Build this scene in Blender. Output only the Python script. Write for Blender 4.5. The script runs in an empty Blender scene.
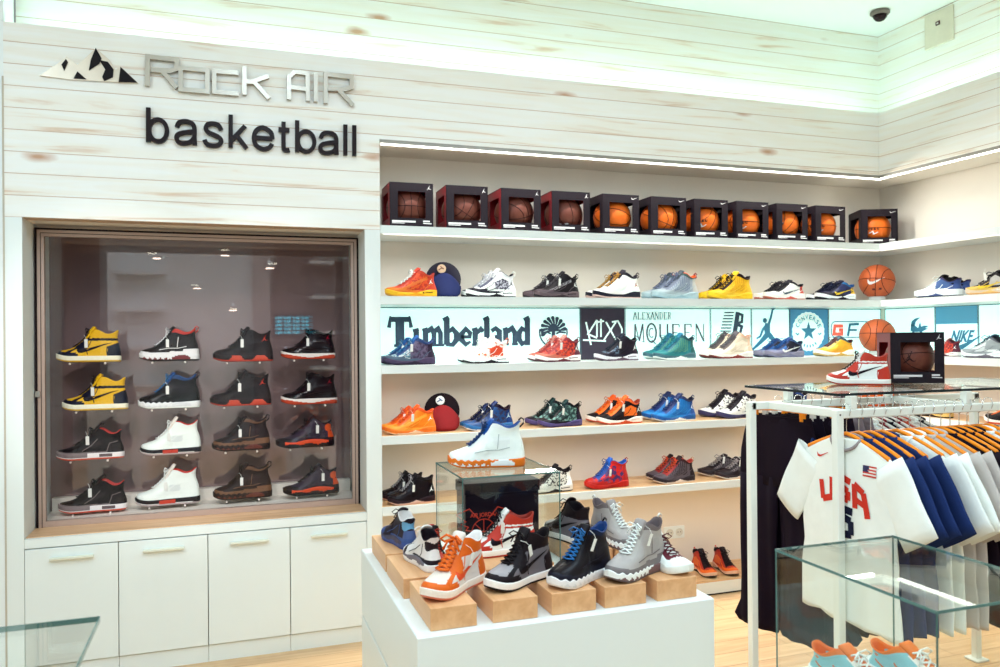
import bpy, math, random
from math import sin, cos, pi, radians as R
from mathutils import Vector, Matrix
from mathutils.bvhtree import BVHTree
random.seed(7)
SC = bpy.context.scene
COL = SC.collection
# ------------------------------------------------------------------ camera geometry (measured from the photograph)
YAW, PITCH, ROLL, FPX, EYE = .330314529, .00308782, .00852602, 791.527, 1.65
_cy, _sy = cos(YAW), sin(YAW)
CF = Vector((_sy*cos(PITCH), _cy*cos(PITCH), sin(PITCH)))
_rt = Vector((_cy, -_sy, 0)); _dn = CF.cross(_rt)
CR = _rt*cos(ROLL)+_dn*sin(ROLL); CD = -_rt*sin(ROLL)+_dn*cos(ROLL)
O = Vector((0, 0, EYE))
def ray(x, y): return CF + CR*((x-500)/FPX) + CD*((y-333.5)/FPX)
def onY(x, y, Y): q = ray(x, y); return O + q*(Y/q.y)
def onX(x, y, X): q = ray(x, y); return O + q*(X/q.x)
def onZ(x, y, Z): q = ray(x, y); return O + q*((Z-EYE)/q.z)

cam = bpy.data.cameras.new('camera'); co = bpy.data.objects.new('camera', cam); COL.objects.link(co)
co.matrix_world = Matrix(((CR.x, -CD.x, -CF.x, 0), (CR.y, -CD.y, -CF.y, 0), (CR.z, -CD.z, -CF.z, EYE), (0, 0, 0, 1)))
cam.sensor_width = 36; cam.lens = FPX*36/1000; cam.clip_start = .02
cam.dof.use_dof = True; cam.dof.focus_distance = 3.6; cam.dof.aperture_fstop = 5.0
SC.camera = co
SC.view_settings.view_transform = 'Standard'; SC.view_settings.look = 'None'
SC.view_settings.exposure = 0.0; SC.view_settings.gamma = 1.0
try: SC.view_settings.use_curve_mapping = False
except Exception: pass
SC.cycles.use_denoising = True
SC.cycles.max_bounces = 10; SC.cycles.transparent_max_bounces = 16
SC.cycles.glossy_bounces = 6; SC.cycles.transmission_bounces = 8; SC.cycles.diffuse_bounces = 5
SC.cycles.caustics_reflective = False; SC.cycles.caustics_refractive = False
SC.cycles.sample_clamp_indirect = 6

# ------------------------------------------------------------------ materials
def lin(c):
    return tuple(((v/255)/12.92 if v/255 <= .04045 else ((v/255+.055)/1.055)**2.4) for v in c)
_M = {}
def mat(name, rgb, rough=.5, metal=0., var=.06, vscale=30., bump=0., spec=.28, coat=0., sheen=0.):
    """procedural principled material; rgb given 0-255 sRGB; soft noise in the colour"""
    if name in _M: return _M[name]
    m = bpy.data.materials.new(name); m.use_nodes = True; nt = m.node_tree; N = nt.nodes; L = nt.links
    p = N['Principled BSDF']; c = lin(rgb) if not isinstance(rgb, int) else (0, 0, 0)
    if max(c) < .075 and metal == 0: c = tuple(v*.5 for v in c); spec = min(spec, .16)
    p.inputs['Roughness'].default_value = rough; p.inputs['Metallic'].default_value = metal
    p.inputs['Specular IOR Level'].default_value = spec
    p.inputs['Coat Weight'].default_value = coat
    if sheen: p.inputs['Sheen Weight'].default_value = sheen
    tc = N.new('ShaderNodeTexCoord'); nz = N.new('ShaderNodeTexNoise'); nz.inputs['Scale'].default_value = vscale
    nz.inputs['Detail'].default_value = 3
    L.new(tc.outputs['Object'], nz.inputs['Vector'])
    mx = N.new('ShaderNodeMix'); mx.data_type = 'RGBA'
    mx.inputs[6].default_value = (*[v*(1-var) for v in c], 1); mx.inputs[7].default_value = (*[min(1, v*(1+var)) for v in c], 1)
    L.new(nz.outputs['Fac'], mx.inputs[0]); L.new(mx.outputs[2], p.inputs['Base Color'])
    if bump:
        b = N.new('ShaderNodeBump'); b.inputs['Strength'].default_value = bump; b.inputs['Distance'].default_value = .002
        L.new(nz.outputs['Fac'], b.inputs['Height']); L.new(b.outputs['Normal'], p.inputs['Normal'])
    _M[name] = m; return m
def mix_mat(name, a, b, scale=40., lo=.45, hi=.55, rough=.4, metal=0., stretch=(1, 1, 1)):
    """two-colour patterned fabric (camo / speckle / knit)"""
    if name in _M: return _M[name]
    m = mat(name, a, rough, metal, 0); nt = m.node_tree; N = nt.nodes; L = nt.links
    mp = N.new('ShaderNodeMapping'); mp.inputs['Scale'].default_value = stretch
    tc = [n for n in N if n.type == 'TEX_COORD'][0]; nz = [n for n in N if n.type == 'TEX_NOISE'][0]
    nz.inputs['Scale'].default_value = scale
    L.new(tc.outputs['Object'], mp.inputs['Vector']); L.new(mp.outputs['Vector'], nz.inputs['Vector'])
    rp = N.new('ShaderNodeValToRGB'); rp.color_ramp.elements[0].position = lo; rp.color_ramp.elements[1].position = hi
    rp.color_ramp.elements[0].color = (*lin(a), 1); rp.color_ramp.elements[1].color = (*lin(b), 1)
    L.new(nz.outputs['Fac'], rp.inputs[0]); L.new(rp.outputs[0], N['Principled BSDF'].inputs['Base Color'])
    return m
def C(r, g, b, rough=.5, metal=0.):
    if min(r, g, b) < 200: r, g, b = [int(v*.93) for v in (r, g, b)]
    return mat('tone_%d_%d_%d_%d' % (r, g, b, int(rough*100)), (r, g, b), rough, metal, .05, 60)
def emis(name, rgb, st):
    if name in _M: return _M[name]
    m = bpy.data.materials.new(name); m.use_nodes = True; p = m.node_tree.nodes['Principled BSDF']
    p.inputs['Base Color'].default_value = (*lin(rgb), 1); p.inputs['Emission Color'].default_value = (*lin(rgb), 1)
    p.inputs['Emission Strength'].default_value = st; _M[name] = m; return m
def glass_mat(name, tint, refl=.08, alpha_tint=.97):
    """thin architectural glass: mostly transparent plus a Fresnel mirror layer"""
    if name in _M: return _M[name]
    m = bpy.data.materials.new(name); m.use_nodes = True; nt = m.node_tree; N = nt.nodes; L = nt.links
    for n in list(N): N.remove(n)
    o = N.new('ShaderNodeOutputMaterial'); t = N.new('ShaderNodeBsdfTransparent'); g = N.new('ShaderNodeBsdfGlossy')
    t.inputs[0].default_value = (*[v*alpha_tint for v in tint], 1); g.inputs['Roughness'].default_value = 0
    g.inputs[0].default_value = (.95, 1, .97, 1)
    lw = N.new('ShaderNodeLayerWeight'); lw.inputs['Blend'].default_value = .35
    mr = N.new('ShaderNodeMapRange'); mr.inputs['To Min'].default_value = refl; mr.inputs['To Max'].default_value = .9
    mx = N.new('ShaderNodeMixShader')
    pw = N.new('ShaderNodeMath'); pw.operation = 'POWER'; pw.inputs[1].default_value = 3.4
    L.new(lw.outputs['Facing'], pw.inputs[0]); L.new(pw.outputs[0], mr.inputs['Value']); L.new(mr.outputs[0], mx.inputs[0])
    L.new(t.outputs[0], mx.inputs[1]); L.new(g.outputs[0], mx.inputs[2]); L.new(mx.outputs[0], o.inputs[0])
    _M[name] = m; return m

def mirror_panel():
    """dark tinted mirror back of the display window"""
    m = bpy.data.materials.new('tinted_mirror'); m.use_nodes = True; nt = m.node_tree; N = nt.nodes; L = nt.links
    p = N['Principled BSDF']; p.inputs['Base Color'].default_value = (*lin((112, 88, 90)), 1); p.inputs['Roughness'].default_value = .6
    g = N.new('ShaderNodeBsdfGlossy'); g.inputs['Roughness'].default_value = 0; g.inputs[0].default_value = (.80, .68, .68, 1)
    tc = N.new('ShaderNodeTexCoord'); nz = N.new('ShaderNodeTexNoise'); nz.inputs['Scale'].default_value = 3; L.new(tc.outputs['Object'], nz.inputs['Vector'])
    mr = N.new('ShaderNodeMapRange'); mr.inputs['To Min'].default_value = .19; mr.inputs['To Max'].default_value = .23; L.new(nz.outputs['Fac'], mr.inputs['Value'])
    mx = N.new('ShaderNodeMixShader'); L.new(mr.outputs[0], mx.inputs[0]); L.new(p.outputs[0], mx.inputs[1]); L.new(g.outputs[0], mx.inputs[2])
    L.new(mx.outputs[0], N['Material Output'].inputs[0]); return m
def plank_mat(name, axis):
    m = bpy.data.materials.new(name); m.use_nodes = True; nt = m.node_tree; N = nt.nodes; L = nt.links
    p = N['Principled BSDF']; p.inputs['Roughness'].default_value = .55
    g = N.new('ShaderNodeNewGeometry'); s = N.new('ShaderNodeSeparateXYZ'); L.new(g.outputs['Position'], s.inputs[0])
    def mth(op, a, b=None, c=None):
        n = N.new('ShaderNodeMath'); n.operation = op
        for i, v in enumerate((a, b, c)):
            if v is None: continue
            if isinstance(v, (int, float)): n.inputs[i].default_value = v
            else: L.new(v, n.inputs[i])
        return n.outputs[0]
    al = s.outputs['X'] if axis == 'X' else s.outputs['Y']
    t = mth('DIVIDE', mth('SUBTRACT', s.outputs['Z'], 2.235), .1042)
    row = mth('FLOOR', t); fr = mth('FRACT', t)
    line = mth('GREATER_THAN', mth('ABSOLUTE', mth('SUBTRACT', fr, .5)), .484)
    shift = mth('ADD', mth('MULTIPLY', row, 3.17), al)
    cb = N.new('ShaderNodeCombineXYZ'); L.new(mth('MULTIPLY', shift, 1.0), cb.inputs[0]); L.new(row, cb.inputs[1]); L.new(mth('MULTIPLY', s.outputs['Z'], 14.), cb.inputs[2])
    n1 = N.new('ShaderNodeTexNoise'); n1.inputs['Scale'].default_value = 1.6; n1.inputs['Detail'].default_value = 6; n1.inputs['Distortion'].default_value = .6
    L.new(cb.outputs[0], n1.inputs['Vector'])
    r1 = N.new('ShaderNodeValToRGB'); e = r1.color_ramp.elements
    e[0].position = .38; e[0].color = (*lin((244, 244, 240)), 1); e[1].position = .76; e[1].color = (*lin((216, 184, 156)), 1)
    k = r1.color_ramp.elements.new(.60); k.color = (*lin((242, 238, 228)), 1)
    L.new(n1.outputs['Fac'], r1.inputs[0])
    # knots
    c2 = N.new('ShaderNodeCombineXYZ'); L.new(mth('MULTIPLY', shift, 1.5), c2.inputs[0]); L.new(mth('MULTIPLY', row, 7.7), c2.inputs[1]); L.new(mth('MULTIPLY', fr, .42), c2.inputs[2])
    v = N.new('ShaderNodeTexVoronoi'); v.inputs['Scale'].default_value = 1.0; L.new(c2.outputs[0], v.inputs['Vector'])
    nn = N.new('ShaderNodeTexNoise'); nn.inputs['Scale'].default_value = 9; L.new(c2.outputs[0], nn.inputs['Vector'])
    dd = mth('ADD', v.outputs['Distance'], mth('MULTIPLY', mth('SUBTRACT', nn.outputs['Fac'], .5), .06))
    r2 = N.new('ShaderNodeValToRGB'); e = r2.color_ramp.elements
    e[0].position = .03; e[0].color = (1, 1, 1, 1); e[1].position = .13; e[1].color = (0, 0, 0, 1)
    L.new(dd, r2.inputs[0])
    m1 = N.new('ShaderNodeMix'); m1.data_type = 'RGBA'; m1.inputs[7].default_value = (*lin((196, 152, 122)), 1)
    L.new(r2.outputs[0], m1.inputs[0]); L.new(r1.outputs[0], m1.inputs[6])
    m2 = N.new('ShaderNodeMix'); m2.data_type = 'RGBA'; m2.inputs[7].default_value = (*lin((196, 166, 140)), 1)
    L.new(line, m2.inputs[0]); L.new(m1.outputs[2], m2.inputs[6]); L.new(m2.outputs[2], p.inputs['Base Color'])
    b = N.new('ShaderNodeBump'); b.inputs['Strength'].default_value = .6; b.inputs['Distance'].default_value = .003; b.invert = True
    L.new(line, b.inputs['Height']); L.new(b.outputs['Normal'], p.inputs['Normal'])
    return m
def wood_mat(name, c1, c2, axis='X', plank=0., rough=.4):
    m = bpy.data.materials.new(name); m.use_nodes = True; nt = m.node_tree; N = nt.nodes; L = nt.links
    p = N['Principled BSDF']; p.inputs['Roughness'].default_value = rough
    tc = N.new('ShaderNodeTexCoord'); mp = N.new('ShaderNodeMapping')
    mp.inputs['Scale'].default_value = (1, 12, 12) if axis == 'X' else (12, 1, 12)
    L.new(tc.outputs['Object'], mp.inputs['Vector'])
    nz = N.new('ShaderNodeTexNoise'); nz.inputs['Scale'].default_value = 2.5; nz.inputs['Detail'].default_value = 5; nz.inputs['Distortion'].default_value = .5
    L.new(mp.outputs[0], nz.inputs['Vector'])
    rp = N.new('ShaderNodeValToRGB'); rp.color_ramp.elements[0].position = .35; rp.color_ramp.elements[1].position = .7
    rp.color_ramp.elements[0].color = (*lin(c1), 1); rp.color_ramp.elements[1].color = (*lin(c2), 1)
    L.new(nz.outputs['Fac'], rp.inputs[0]); out = rp.outputs[0]
    if plank:
        br = N.new('ShaderNodeTexBrick'); br.inputs['Scale'].default_value = 1; br.inputs['Brick Width'].default_value = 1.4
        br.inputs['Row Height'].default_value = plank; br.inputs['Mortar Size'].default_value = .003
        br.inputs['Color1'].default_value = (1, 1, 1, 1); br.inputs['Color2'].default_value = (.86, .84, .8, 1); br.inputs['Mortar'].default_value = (.6, .5, .42, 1)
        L.new(tc.outputs['Object'], br.inputs['Vector'])
        mx = N.new('ShaderNodeMix'); mx.data_type = 'RGBA'; mx.blend_type = 'MULTIPLY'; mx.inputs[0].default_value = 1
        L.new(out, mx.inputs[6]); L.new(br.outputs['Color'], mx.inputs[7]); out = mx.outputs[2]
    L.new(out, p.inputs['Base Color']); return m

WHITE = mat('white_lacquer', (234, 240, 237), .35, 0, .01, 3)
WALLW = mat('white_paint', (238, 243, 242), .7, 0, .015, 4)
BEIGE = mat('cream_paint', (234, 226, 214), .75, 0, .02, 5)
CEIL = mat('ceiling_paint', (240, 244, 244), .8, 0, .01, 3)
PLX, PLY = plank_mat('whitewashed_pine_back', 'X'), plank_mat('whitewashed_pine_side', 'Y')
OAK = wood_mat('oak_shelf', (222, 182, 134), (196, 150, 104), 'X')
BLOCKW = wood_mat('beech_block', (232, 180, 130), (214, 156, 106), 'Y')
FLOORM = wood_mat('floor_oak', (226, 190, 146), (206, 164, 120), 'X', .14, .35)
ALU = mat('brushed_aluminium', (188, 164, 152), .4, .4, .05, 80)
CHROME = mat('chrome', (210, 210, 210), .15, 1, .02)
DARKM = mat('dark_gasket_and_shade', (38, 20, 26), .6)
TAUPE = mirror_panel()
RACKW = mat('white_powder_coat', (236, 240, 232), .3, 0, .01)
GL = glass_mat('clear_glass', (.985, 1, .99), .02, .992)
GLV = glass_mat('vitrine_glass', (.985, .98, .98), .015)
GLE = mat('glass_edge', (84, 122, 118), .1, 0, .05)
BLACK = mat('black_matte', (26, 16, 24), .5)
BLACKP = mat('black_card', (46, 36, 46), .55)
REDC = mat('red_card', (150, 26, 34), .5)
INK = mat('white_ink', (225, 222, 222), .6)

# ------------------------------------------------------------------ mesh builder
class MB:
    def __init__(s): s.v = []; s.f = []; s.m = []
    def add(s, vs, fs, mi=0):
        b = len(s.v); s.v += [tuple(v) for v in vs]; s.f += [tuple(b+i for i in f) for f in fs]
        s.m += (mi if isinstance(mi, list) else [mi]*len(fs)); return s
    def box(s, x0, x1, y0, y1, z0, z1, mi=0):
        return s.add([(x0,y0,z0),(x1,y0,z0),(x1,y1,z0),(x0,y1,z0),(x0,y0,z1),(x1,y0,z1),(x1,y1,z1),(x0,y1,z1)],
                     [(0,3,2,1),(4,5,6,7),(0,1,5,4),(1,2,6,5),(2,3,7,6),(3,0,4,7)], mi)
    def rbox(s, x0, x1, y0, y1, z0, z1, r=.004, mi=0):
        """box with chamfered edges"""
        ps = []
        def loop(z, i):
            return [(x0+i+r*0, y0+i, z)]
        lv = [(z0, r), (z0+r, 0), (z1-r, 0), (z1, r)]
        rings = []
        for z, i in lv:
            j = r if i == 0 else r
            a = i
            rings.append([(x0+a+r, y0+a, z), (x1-a-r, y0+a, z), (x1-a, y0+a+r, z), (x1-a, y1-a-r, z),
                          (x1-a-r, y1-a, z), (x0+a+r, y1-a, z), (x0+a, y1-a-r, z), (x0+a, y0+a+r, z)])
        return s.loft(rings, True, True, mi)
    def loft(s, rings, cap0=False, cap1=False, mi=0, closed=True, fmi=None):
        n = len(rings[0]); vs = [p for r in rings for p in r]; fs = []; ms = []
        for k in range(len(rings)-1):
            for i in range(n if closed else n-1):
                j = (i+1) % n
                fs.append((k*n+i, k*n+j, (k+1)*n+j, (k+1)*n+i)); ms.append(fmi(k, i) if fmi else mi)
        if cap0: fs.append(tuple(reversed(range(n)))); ms.append(mi)
        if cap1: fs.append(tuple((len(rings)-1)*n+i for i in range(n))); ms.append(mi)
        return s.add(vs, fs, ms)
    def tube(s, pts, r, seg=8, mi=0, cap=True):
        pts = [Vector(p) for p in pts]; rings = []
        rr = r if isinstance(r, (list, tuple)) else [r]*len(pts)
        up = Vector((0, 0, 1))
        for i, p in enumerate(pts):
            d = (pts[min(i+1, len(pts)-1)]-pts[max(i-1, 0)]).normalized()
            a = d.cross(up)
            if a.length < .05: a = d.cross(Vector((0, 1, 0)))
            a.normalize(); b = d.cross(a).normalized()
            rings.append([p + (a*cos(2*pi*k/seg)+b*sin(2*pi*k/seg))*rr[i] for k in range(seg)])
        return s.loft(rings, cap, cap, mi)
    def sqtube(s, pts, w, mi=0):
        for a, b in zip(pts[:-1], pts[1:]):
            x0, x1 = sorted((a[0], b[0])); y0, y1 = sorted((a[1], b[1])); z0, z1 = sorted((a[2], b[2]))
            s.rbox(x0-w/2, x1+w/2, y0-w/2, y1+w/2, z0-w/2, z1+w/2, .003, mi)
        return s
    def lathe(s, prof, seg=24, mi=0, c=(0, 0, 0)):
        rings = [[(c[0]+r*cos(2*pi*k/seg), c[1]+r*sin(2*pi*k/seg), c[2]+z) for k in range(seg)] for r, z in prof]
        return s.loft(rings, True, True, mi)
    def sphere(s, c, r, seg=20, rg=12, mi=0, sc=(1, 1, 1)):
        rings = []
        for i in range(1, rg):
            a = -pi/2+pi*i/rg
            rings.append([(c[0]+r*cos(a)*cos(2*pi*k/seg)*sc[0], c[1]+r*cos(a)*sin(2*pi*k/seg)*sc[1], c[2]+r*sin(a)*sc[2]) for k in range(seg)])
        return s.loft(rings, True, True, mi)
    def prism(s, poly, fn, th, mi=0):
        """poly = 2-D outline; fn(u, v, d) -> world point at depth d; extruded by th"""
        n = len(poly)
        vs = [fn(u, v, 0) for u, v in poly]+[fn(u, v, th) for u, v in poly]
        fs = [tuple(range(n)), tuple(reversed(range(n, 2*n)))]+[(i, n+i, n+(i+1) % n, (i+1) % n) for i in range(n)]
        return s.add(vs, fs, mi)
    def build(s, name, mats, parent=None, smooth=False, loc=None, bev=0):
        me = bpy.data.meshes.new(name); me.from_pydata(s.v, [], s.f)
        for m in (mats if isinstance(mats, (list, tuple)) else [mats]): me.materials.append(m)
        me.polygons.foreach_set('material_index', s.m)
        me.polygons.foreach_set('use_smooth', [smooth]*len(s.f)); me.update()
        o = bpy.data.objects.new(name, me); COL.objects.link(o)
        if parent: o.parent = parent
        if loc: o.location = loc
        return o
_SK = [0]
def stroke(mb, pts, w, fn, th, mi=0):
    """flat mitred ribbon of width w along pts (2-D), extruded by th"""
    ws = list(w) if isinstance(w, (list, tuple)) else [w]*len(pts)
    q = [(pts[0], ws[0])]
    for p, ww in zip(pts[1:], ws[1:]):
        if math.hypot(p[0]-q[-1][0][0], p[1]-q[-1][0][1]) > 1e-6: q.append((p, ww))
    n = len(q)
    if n < 2: return
    P = [p for p, _ in q]; W = [v for _, v in q]
    closed = n > 3 and math.hypot(P[0][0]-P[-1][0], P[0][1]-P[-1][1]) < 1e-5
    sn = []
    for i in range(n-1):
        dx, dy = P[i+1][0]-P[i][0], P[i+1][1]-P[i][1]; d = math.hypot(dx, dy); sn.append((-dy/d, dx/d))
    A, B_ = [], []
    _SK[0] = (_SK[0]+1) % 7; eps = _SK[0]*min(.0001, th*.12)
    for i in range(n):
        a = sn[i-1] if i > 0 else (sn[-1] if closed else sn[0]); c = sn[i] if i < n-1 else (sn[0] if closed else sn[-1])
        mx, my = a[0]+c[0], a[1]+c[1]; l = math.hypot(mx, my)
        if l < .2: mx, my, l = c[0], c[1], 1
        mx, my = mx/l, my/l; k = 1/max(.6, mx*c[0]+my*c[1]); h = W[i]/2*k
        A.append((P[i][0]+mx*h, P[i][1]+my*h)); B_.append((P[i][0]-mx*h, P[i][1]-my*h))
    vs = [fn(*p, th+eps) for p in A]+[fn(*p, th+eps) for p in B_]+[fn(*p, 0) for p in A]+[fn(*p, 0) for p in B_]
    fs = []
    for i in range(n-1):
        fs += [(i, i+1, n+i+1, n+i), (2*n+i, 3*n+i, 3*n+i+1, 2*n+i+1), (i, 2*n+i, 2*n+i+1, i+1), (n+i, n+i+1, 3*n+i+1, 3*n+i)]
    if not closed: fs += [(0, n, 3*n, 2*n), (n-1, 3*n-1, 4*n-1, 2*n-1)]
    mb.add(vs, fs, mi)
def circ(cx, cy, r, n=20, a0=0, a1=2*pi, sy=1): return [(cx+r*cos(a0+(a1-a0)*i/n), cy+r*sy*sin(a0+(a1-a0)*i/n)) for i in range(n if a1-a0 > 6.28 else n+1)]
def empty(name, loc, rz=0, label=None, cat=None, group=None):
    o = bpy.data.objects.new(name, None); COL.objects.link(o); o.location = loc; o.rotation_euler = (0, 0, rz)
    tag(o, label, cat, group); return o
def tag(o, label=None, cat=None, group=None, kind=None):
    if label: o['label'] = label
    if cat: o['category'] = cat
    if group: o['group'] = group
    if kind: o['kind'] = kind
    return o
def struct(name, mb, m):
    return tag(mb.build(name, m), kind='structure')
def text_mb(body, fn, x0, x1, z0, z1, th, offset=0, mb=None, mi=0):
    """letters from the built-in font, fitted to a rectangle of the plane fn(u, v, depth)"""
    cu = bpy.data.curves.new('t', 'FONT'); cu.body = body; cu.offset = offset; cu.resolution_u = 4
    o = bpy.data.objects.new('t', cu); COL.objects.link(o); bpy.context.view_layer.update()
    me = bpy.data.meshes.new_from_object(o.evaluated_get(bpy.context.evaluated_depsgraph_get()))
    vs = [v.co.copy() for v in me.vertices]; fs = [tuple(p.vertices) for p in me.polygons]
    bpy.data.objects.remove(o); bpy.data.curves.remove(cu)
    ax, bx = min(v.x for v in vs), max(v.x for v in vs); ay, by = min(v.y for v in vs), max(v.y for v in vs)
    f2 = lambda v, d: fn(x0+(v.x-ax)/(bx-ax)*(x1-x0), z0+(v.y-ay)/(by-ay)*(z1-z0), d)
    mb = mb or MB(); n = len(vs); edges = {}
    for f in fs:
        for i in range(len(f)):
            a, b = f[i], f[(i+1) % len(f)]; edges[(a, b)] = 1
    side = [(a, b, n+b, n+a) for (a, b) in edges if (b, a) not in edges] if th else []
    V = [f2(v, th) for v in vs]+([f2(v, 0) for v in vs] if th else [])
    mb.add(V, fs+side, mi); bpy.data.meshes.remove(me); return mb

# =================================================================== THE ROOM
YF, YB, XR, XB = 4.3, 4.66, 4.241, 4.60          # front / back of the back-wall recess, front / back of the right-wall recess
ZC = 3.80; CV = .24; XL, YN = -3.0, -3.2; XP = .787
b = MB(); b.box(XL, XR+.6, YN, YF+.6, -.1, 0); struct('floor', b, FLOORM)
b = MB(); b.box(XL, XR+.6, YN, YF+.6, ZC, ZC+.1); struct('ceiling', b, CEIL)
b = MB(); b.box(XL-.1, XL, YN, YF+.6, 0, ZC); struct('wall_left', b, WALLW)
b = MB(); b.box(XL, XR+.6, YN-.1, YN, 0, ZC); struct('wall_front', b, WALLW)
# back wall: pine cladding with a set-back upper band that is washed by the cove strip
b = MB(); b.box(-1.0, XP, YF, YF+.10, 2.235, 2.732); b.box(-1.0, XR, YF, YF+.05, 2.732, 3.16)
b.box(XR, XB+.1, YF, YF+.05, 2.732, 3.16); b.box(-1.0, XB, YF+.05, YF+CV, 3.10, 3.12)
struct('wall_back', b, PLX)
b = MB(); b.box(-1.0, XR+.6, YF+CV, YF+CV+.1, 3.0, ZC); struct('wall_back', b, PLX)
b = MB(); b.box(XL, -1.0, YF, YF+.2, 0, ZC); struct('wall_back', b, WALLW)
b = MB(); b.box(XR, XR+.05, YN, YF, 2.732, 3.16); b.box(XR+.05, XR+CV, YN, YF, 3.10, 3.12); struct('wall_right', b, PLY)
b = MB(); b.box(XR+CV, XR+CV+.1, YN, YF+CV, 3.0, ZC); struct('wall_right', b, PLY)
# recess shell
b = MB(); b.box(XP, XB+.1, YB, YB+.1, 0, 2.75); struct('wall_back', b, BEIGE)
b = MB(); b.box(XB, XB+.1, YN, YB, 0, 2.75); struct('wall_right', b, BEIGE)
b = MB(); b.box(XP, XB, YF+.055, YB, 2.72, 2.75); b.box(XR+.055, XB, YN, YF+.055, 2.72, 2.75); struct('ceiling', b, BEIGE)
# piers either side of the display window
b = MB(); b.box(.703, XP, YF, 5.0, 0, 2.235); struct('wall_back', b, WHITE)
b = MB(); b.box(-1.0, -.927, YF, 5.0, 0, 2.235); struct('wall_back', b, WHITE)
b = MB(); b.box(-1.006, -.999, YF-.004, YF+.01, 0, 2.9); struct('trim_1', b, mat('shadow_gap', (196, 186, 170), .7))
# display window niche behind the header
b = MB(); b.box(-.927, .703, 4.90, 5.0, .66, 2.3); struct('wall_back', b, TAUPE)
b = MB(); b.box(-.927, .703, YF+.10, 4.95, 2.235, 2.3); struct('ceiling', b, BEIGE)
# LED channels under the cladding and hidden cove strips
CHN = mat('channel_grey', (150, 146, 138), .4, .4)
LED = emis('led_strip', (255, 255, 246), 6.0)
b = MB(); b.box(XP, XR+.03, YF+.001, YF+.05, 2.712, 2.732); struct('trim_2', b, CHN)
b = MB(); b.box(XR+.001, XR+.05, YN, YF+.02, 2.712, 2.732); struct('trim_3', b, CHN)
b = MB(); b.box(XP+.01, XR+.03, YF+.006, YF+.026, 2.706, 2.712); b.box(XR+.006, XR+.026, YN, YF+.02, 2.706, 2.712); struct('trim_4', b, LED)
b = MB(); b.box(-.95, XR+.04, YF+.06, YF+.11, 3.121, 3.127); b.box(XR+.06, XR+.11, YN+.1, YF+.04, 3.121, 3.127)
struct('trim_5', b, emis('cove_strip', (208, 252, 240), 10.0))

# =================================================================== SHELVES
def shelf(zt, top, label, name='wall_shelf', right=True):
    e = empty(name, (XP, YF, zt-.045), 0, label, 'shelf', 'long white shelves in the wall recess')
    b = MB(); x0, y0 = 0, 0; X1 = XB-XP-.001; Y1 = YB-YF-.001; xr = XR-XP
    b.box(0.001, X1, 0, Y1, 0, .040)
    b.box(xr, X1, YN-YF+.01, 0, 0, .040)
    b.build('board', WHITE, e)
    b = MB(); b.box(0.001, X1, .02, Y1, .0405, .045); b.box(xr+.02, X1, YN-YF+.01, .02, .0405, .045); b.build('top_surface', top, e)
    b = MB(); b.box(0.001, xr+.02, 0, .0195, .0405, .045); b.box(xr, xr+.0195, YN-YF+.01, 0.0, .0405, .045); b.build('front_lip', WHITE, e)
    return e
LV = dict(S=2.262, A=1.874, B=1.492, C=1.104, D=.716)
e = shelf(LV['S'], WHITE, 'white shelf under the row of boxed basketballs, the topmost shelf')
b = MB(); b.box(.02, XR-XP, .006, .018, -.004, -.0005); b.box(XR-XP+.006, XR-XP+.018, YN-YF+.1, 0, -.004, -.0005)
b.build('led_strip', emis('led_shelf', (250, 252, 245), 1.2), e)
shelf(LV['A'], WHITE, 'white shelf above the lit logo panel, second from the top')
shelf(LV['B'], WHITE, 'white shelf running in front of the lit logo panel')
shelf(LV['C'], OAK, 'wood-topped white shelf below the logo panel, with a red cap on it')
shelf(LV['D'], OAK, 'lowest wall shelf, wood-topped, holding dark and red basketball shoes')
e = empty('base_shelf', (XP, YF, 0), 0, 'low wood-topped plinth along the foot of the wall recess', 'plinth')
b = MB(); b.box(.001, XB-XP-.001, 0, YB-YF-.001, .012, .085); b.build('plinth_body', WHITE, e)
b = MB(); b.box(.001, XB-XP-.001, 0.0, YB-YF-.001, .085, .092); b.build('top_surface', OAK, e)
b = MB(); b.box(.001, XB-XP-.001, .01, YB-YF-.02, 0.0, .012); b.build('floor_shade_strip', DARKM, e)  # dark strip painted for the shadow where the plinth meets the floor

# outlet on the back of the recess
e = empty('power_outlet', (2.82, YB-.001, .322), 0, 'white double power socket on the cream wall under the lowest shelf', 'power socket')
b = MB(); b.rbox(-.078, .078, -.008, .001, -.041, .041, .002); b.build('cover_plate', WHITE, e)
for s in (-1, 1):
    b = MB(); n = 20
    b.loft([[(s*.036+r*cos(2*pi*k/n), y, r*sin(2*pi*k/n)) for k in range(n)] for r, y in ((.026, -.008), (.026, -.012), (.022, -.012), (.020, -.009))], False, True)
    o = b.build('socket', mat('socket_plastic', (214, 214, 204), .4), e)
    b = MB()
    for q in (-1, 1): b.box(s*.036+q*.0095-.003, s*.036+q*.0095+.003, -.0096, -.0085, -.003, .003)
    b.build('pin_hole', BLACK, o)

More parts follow.
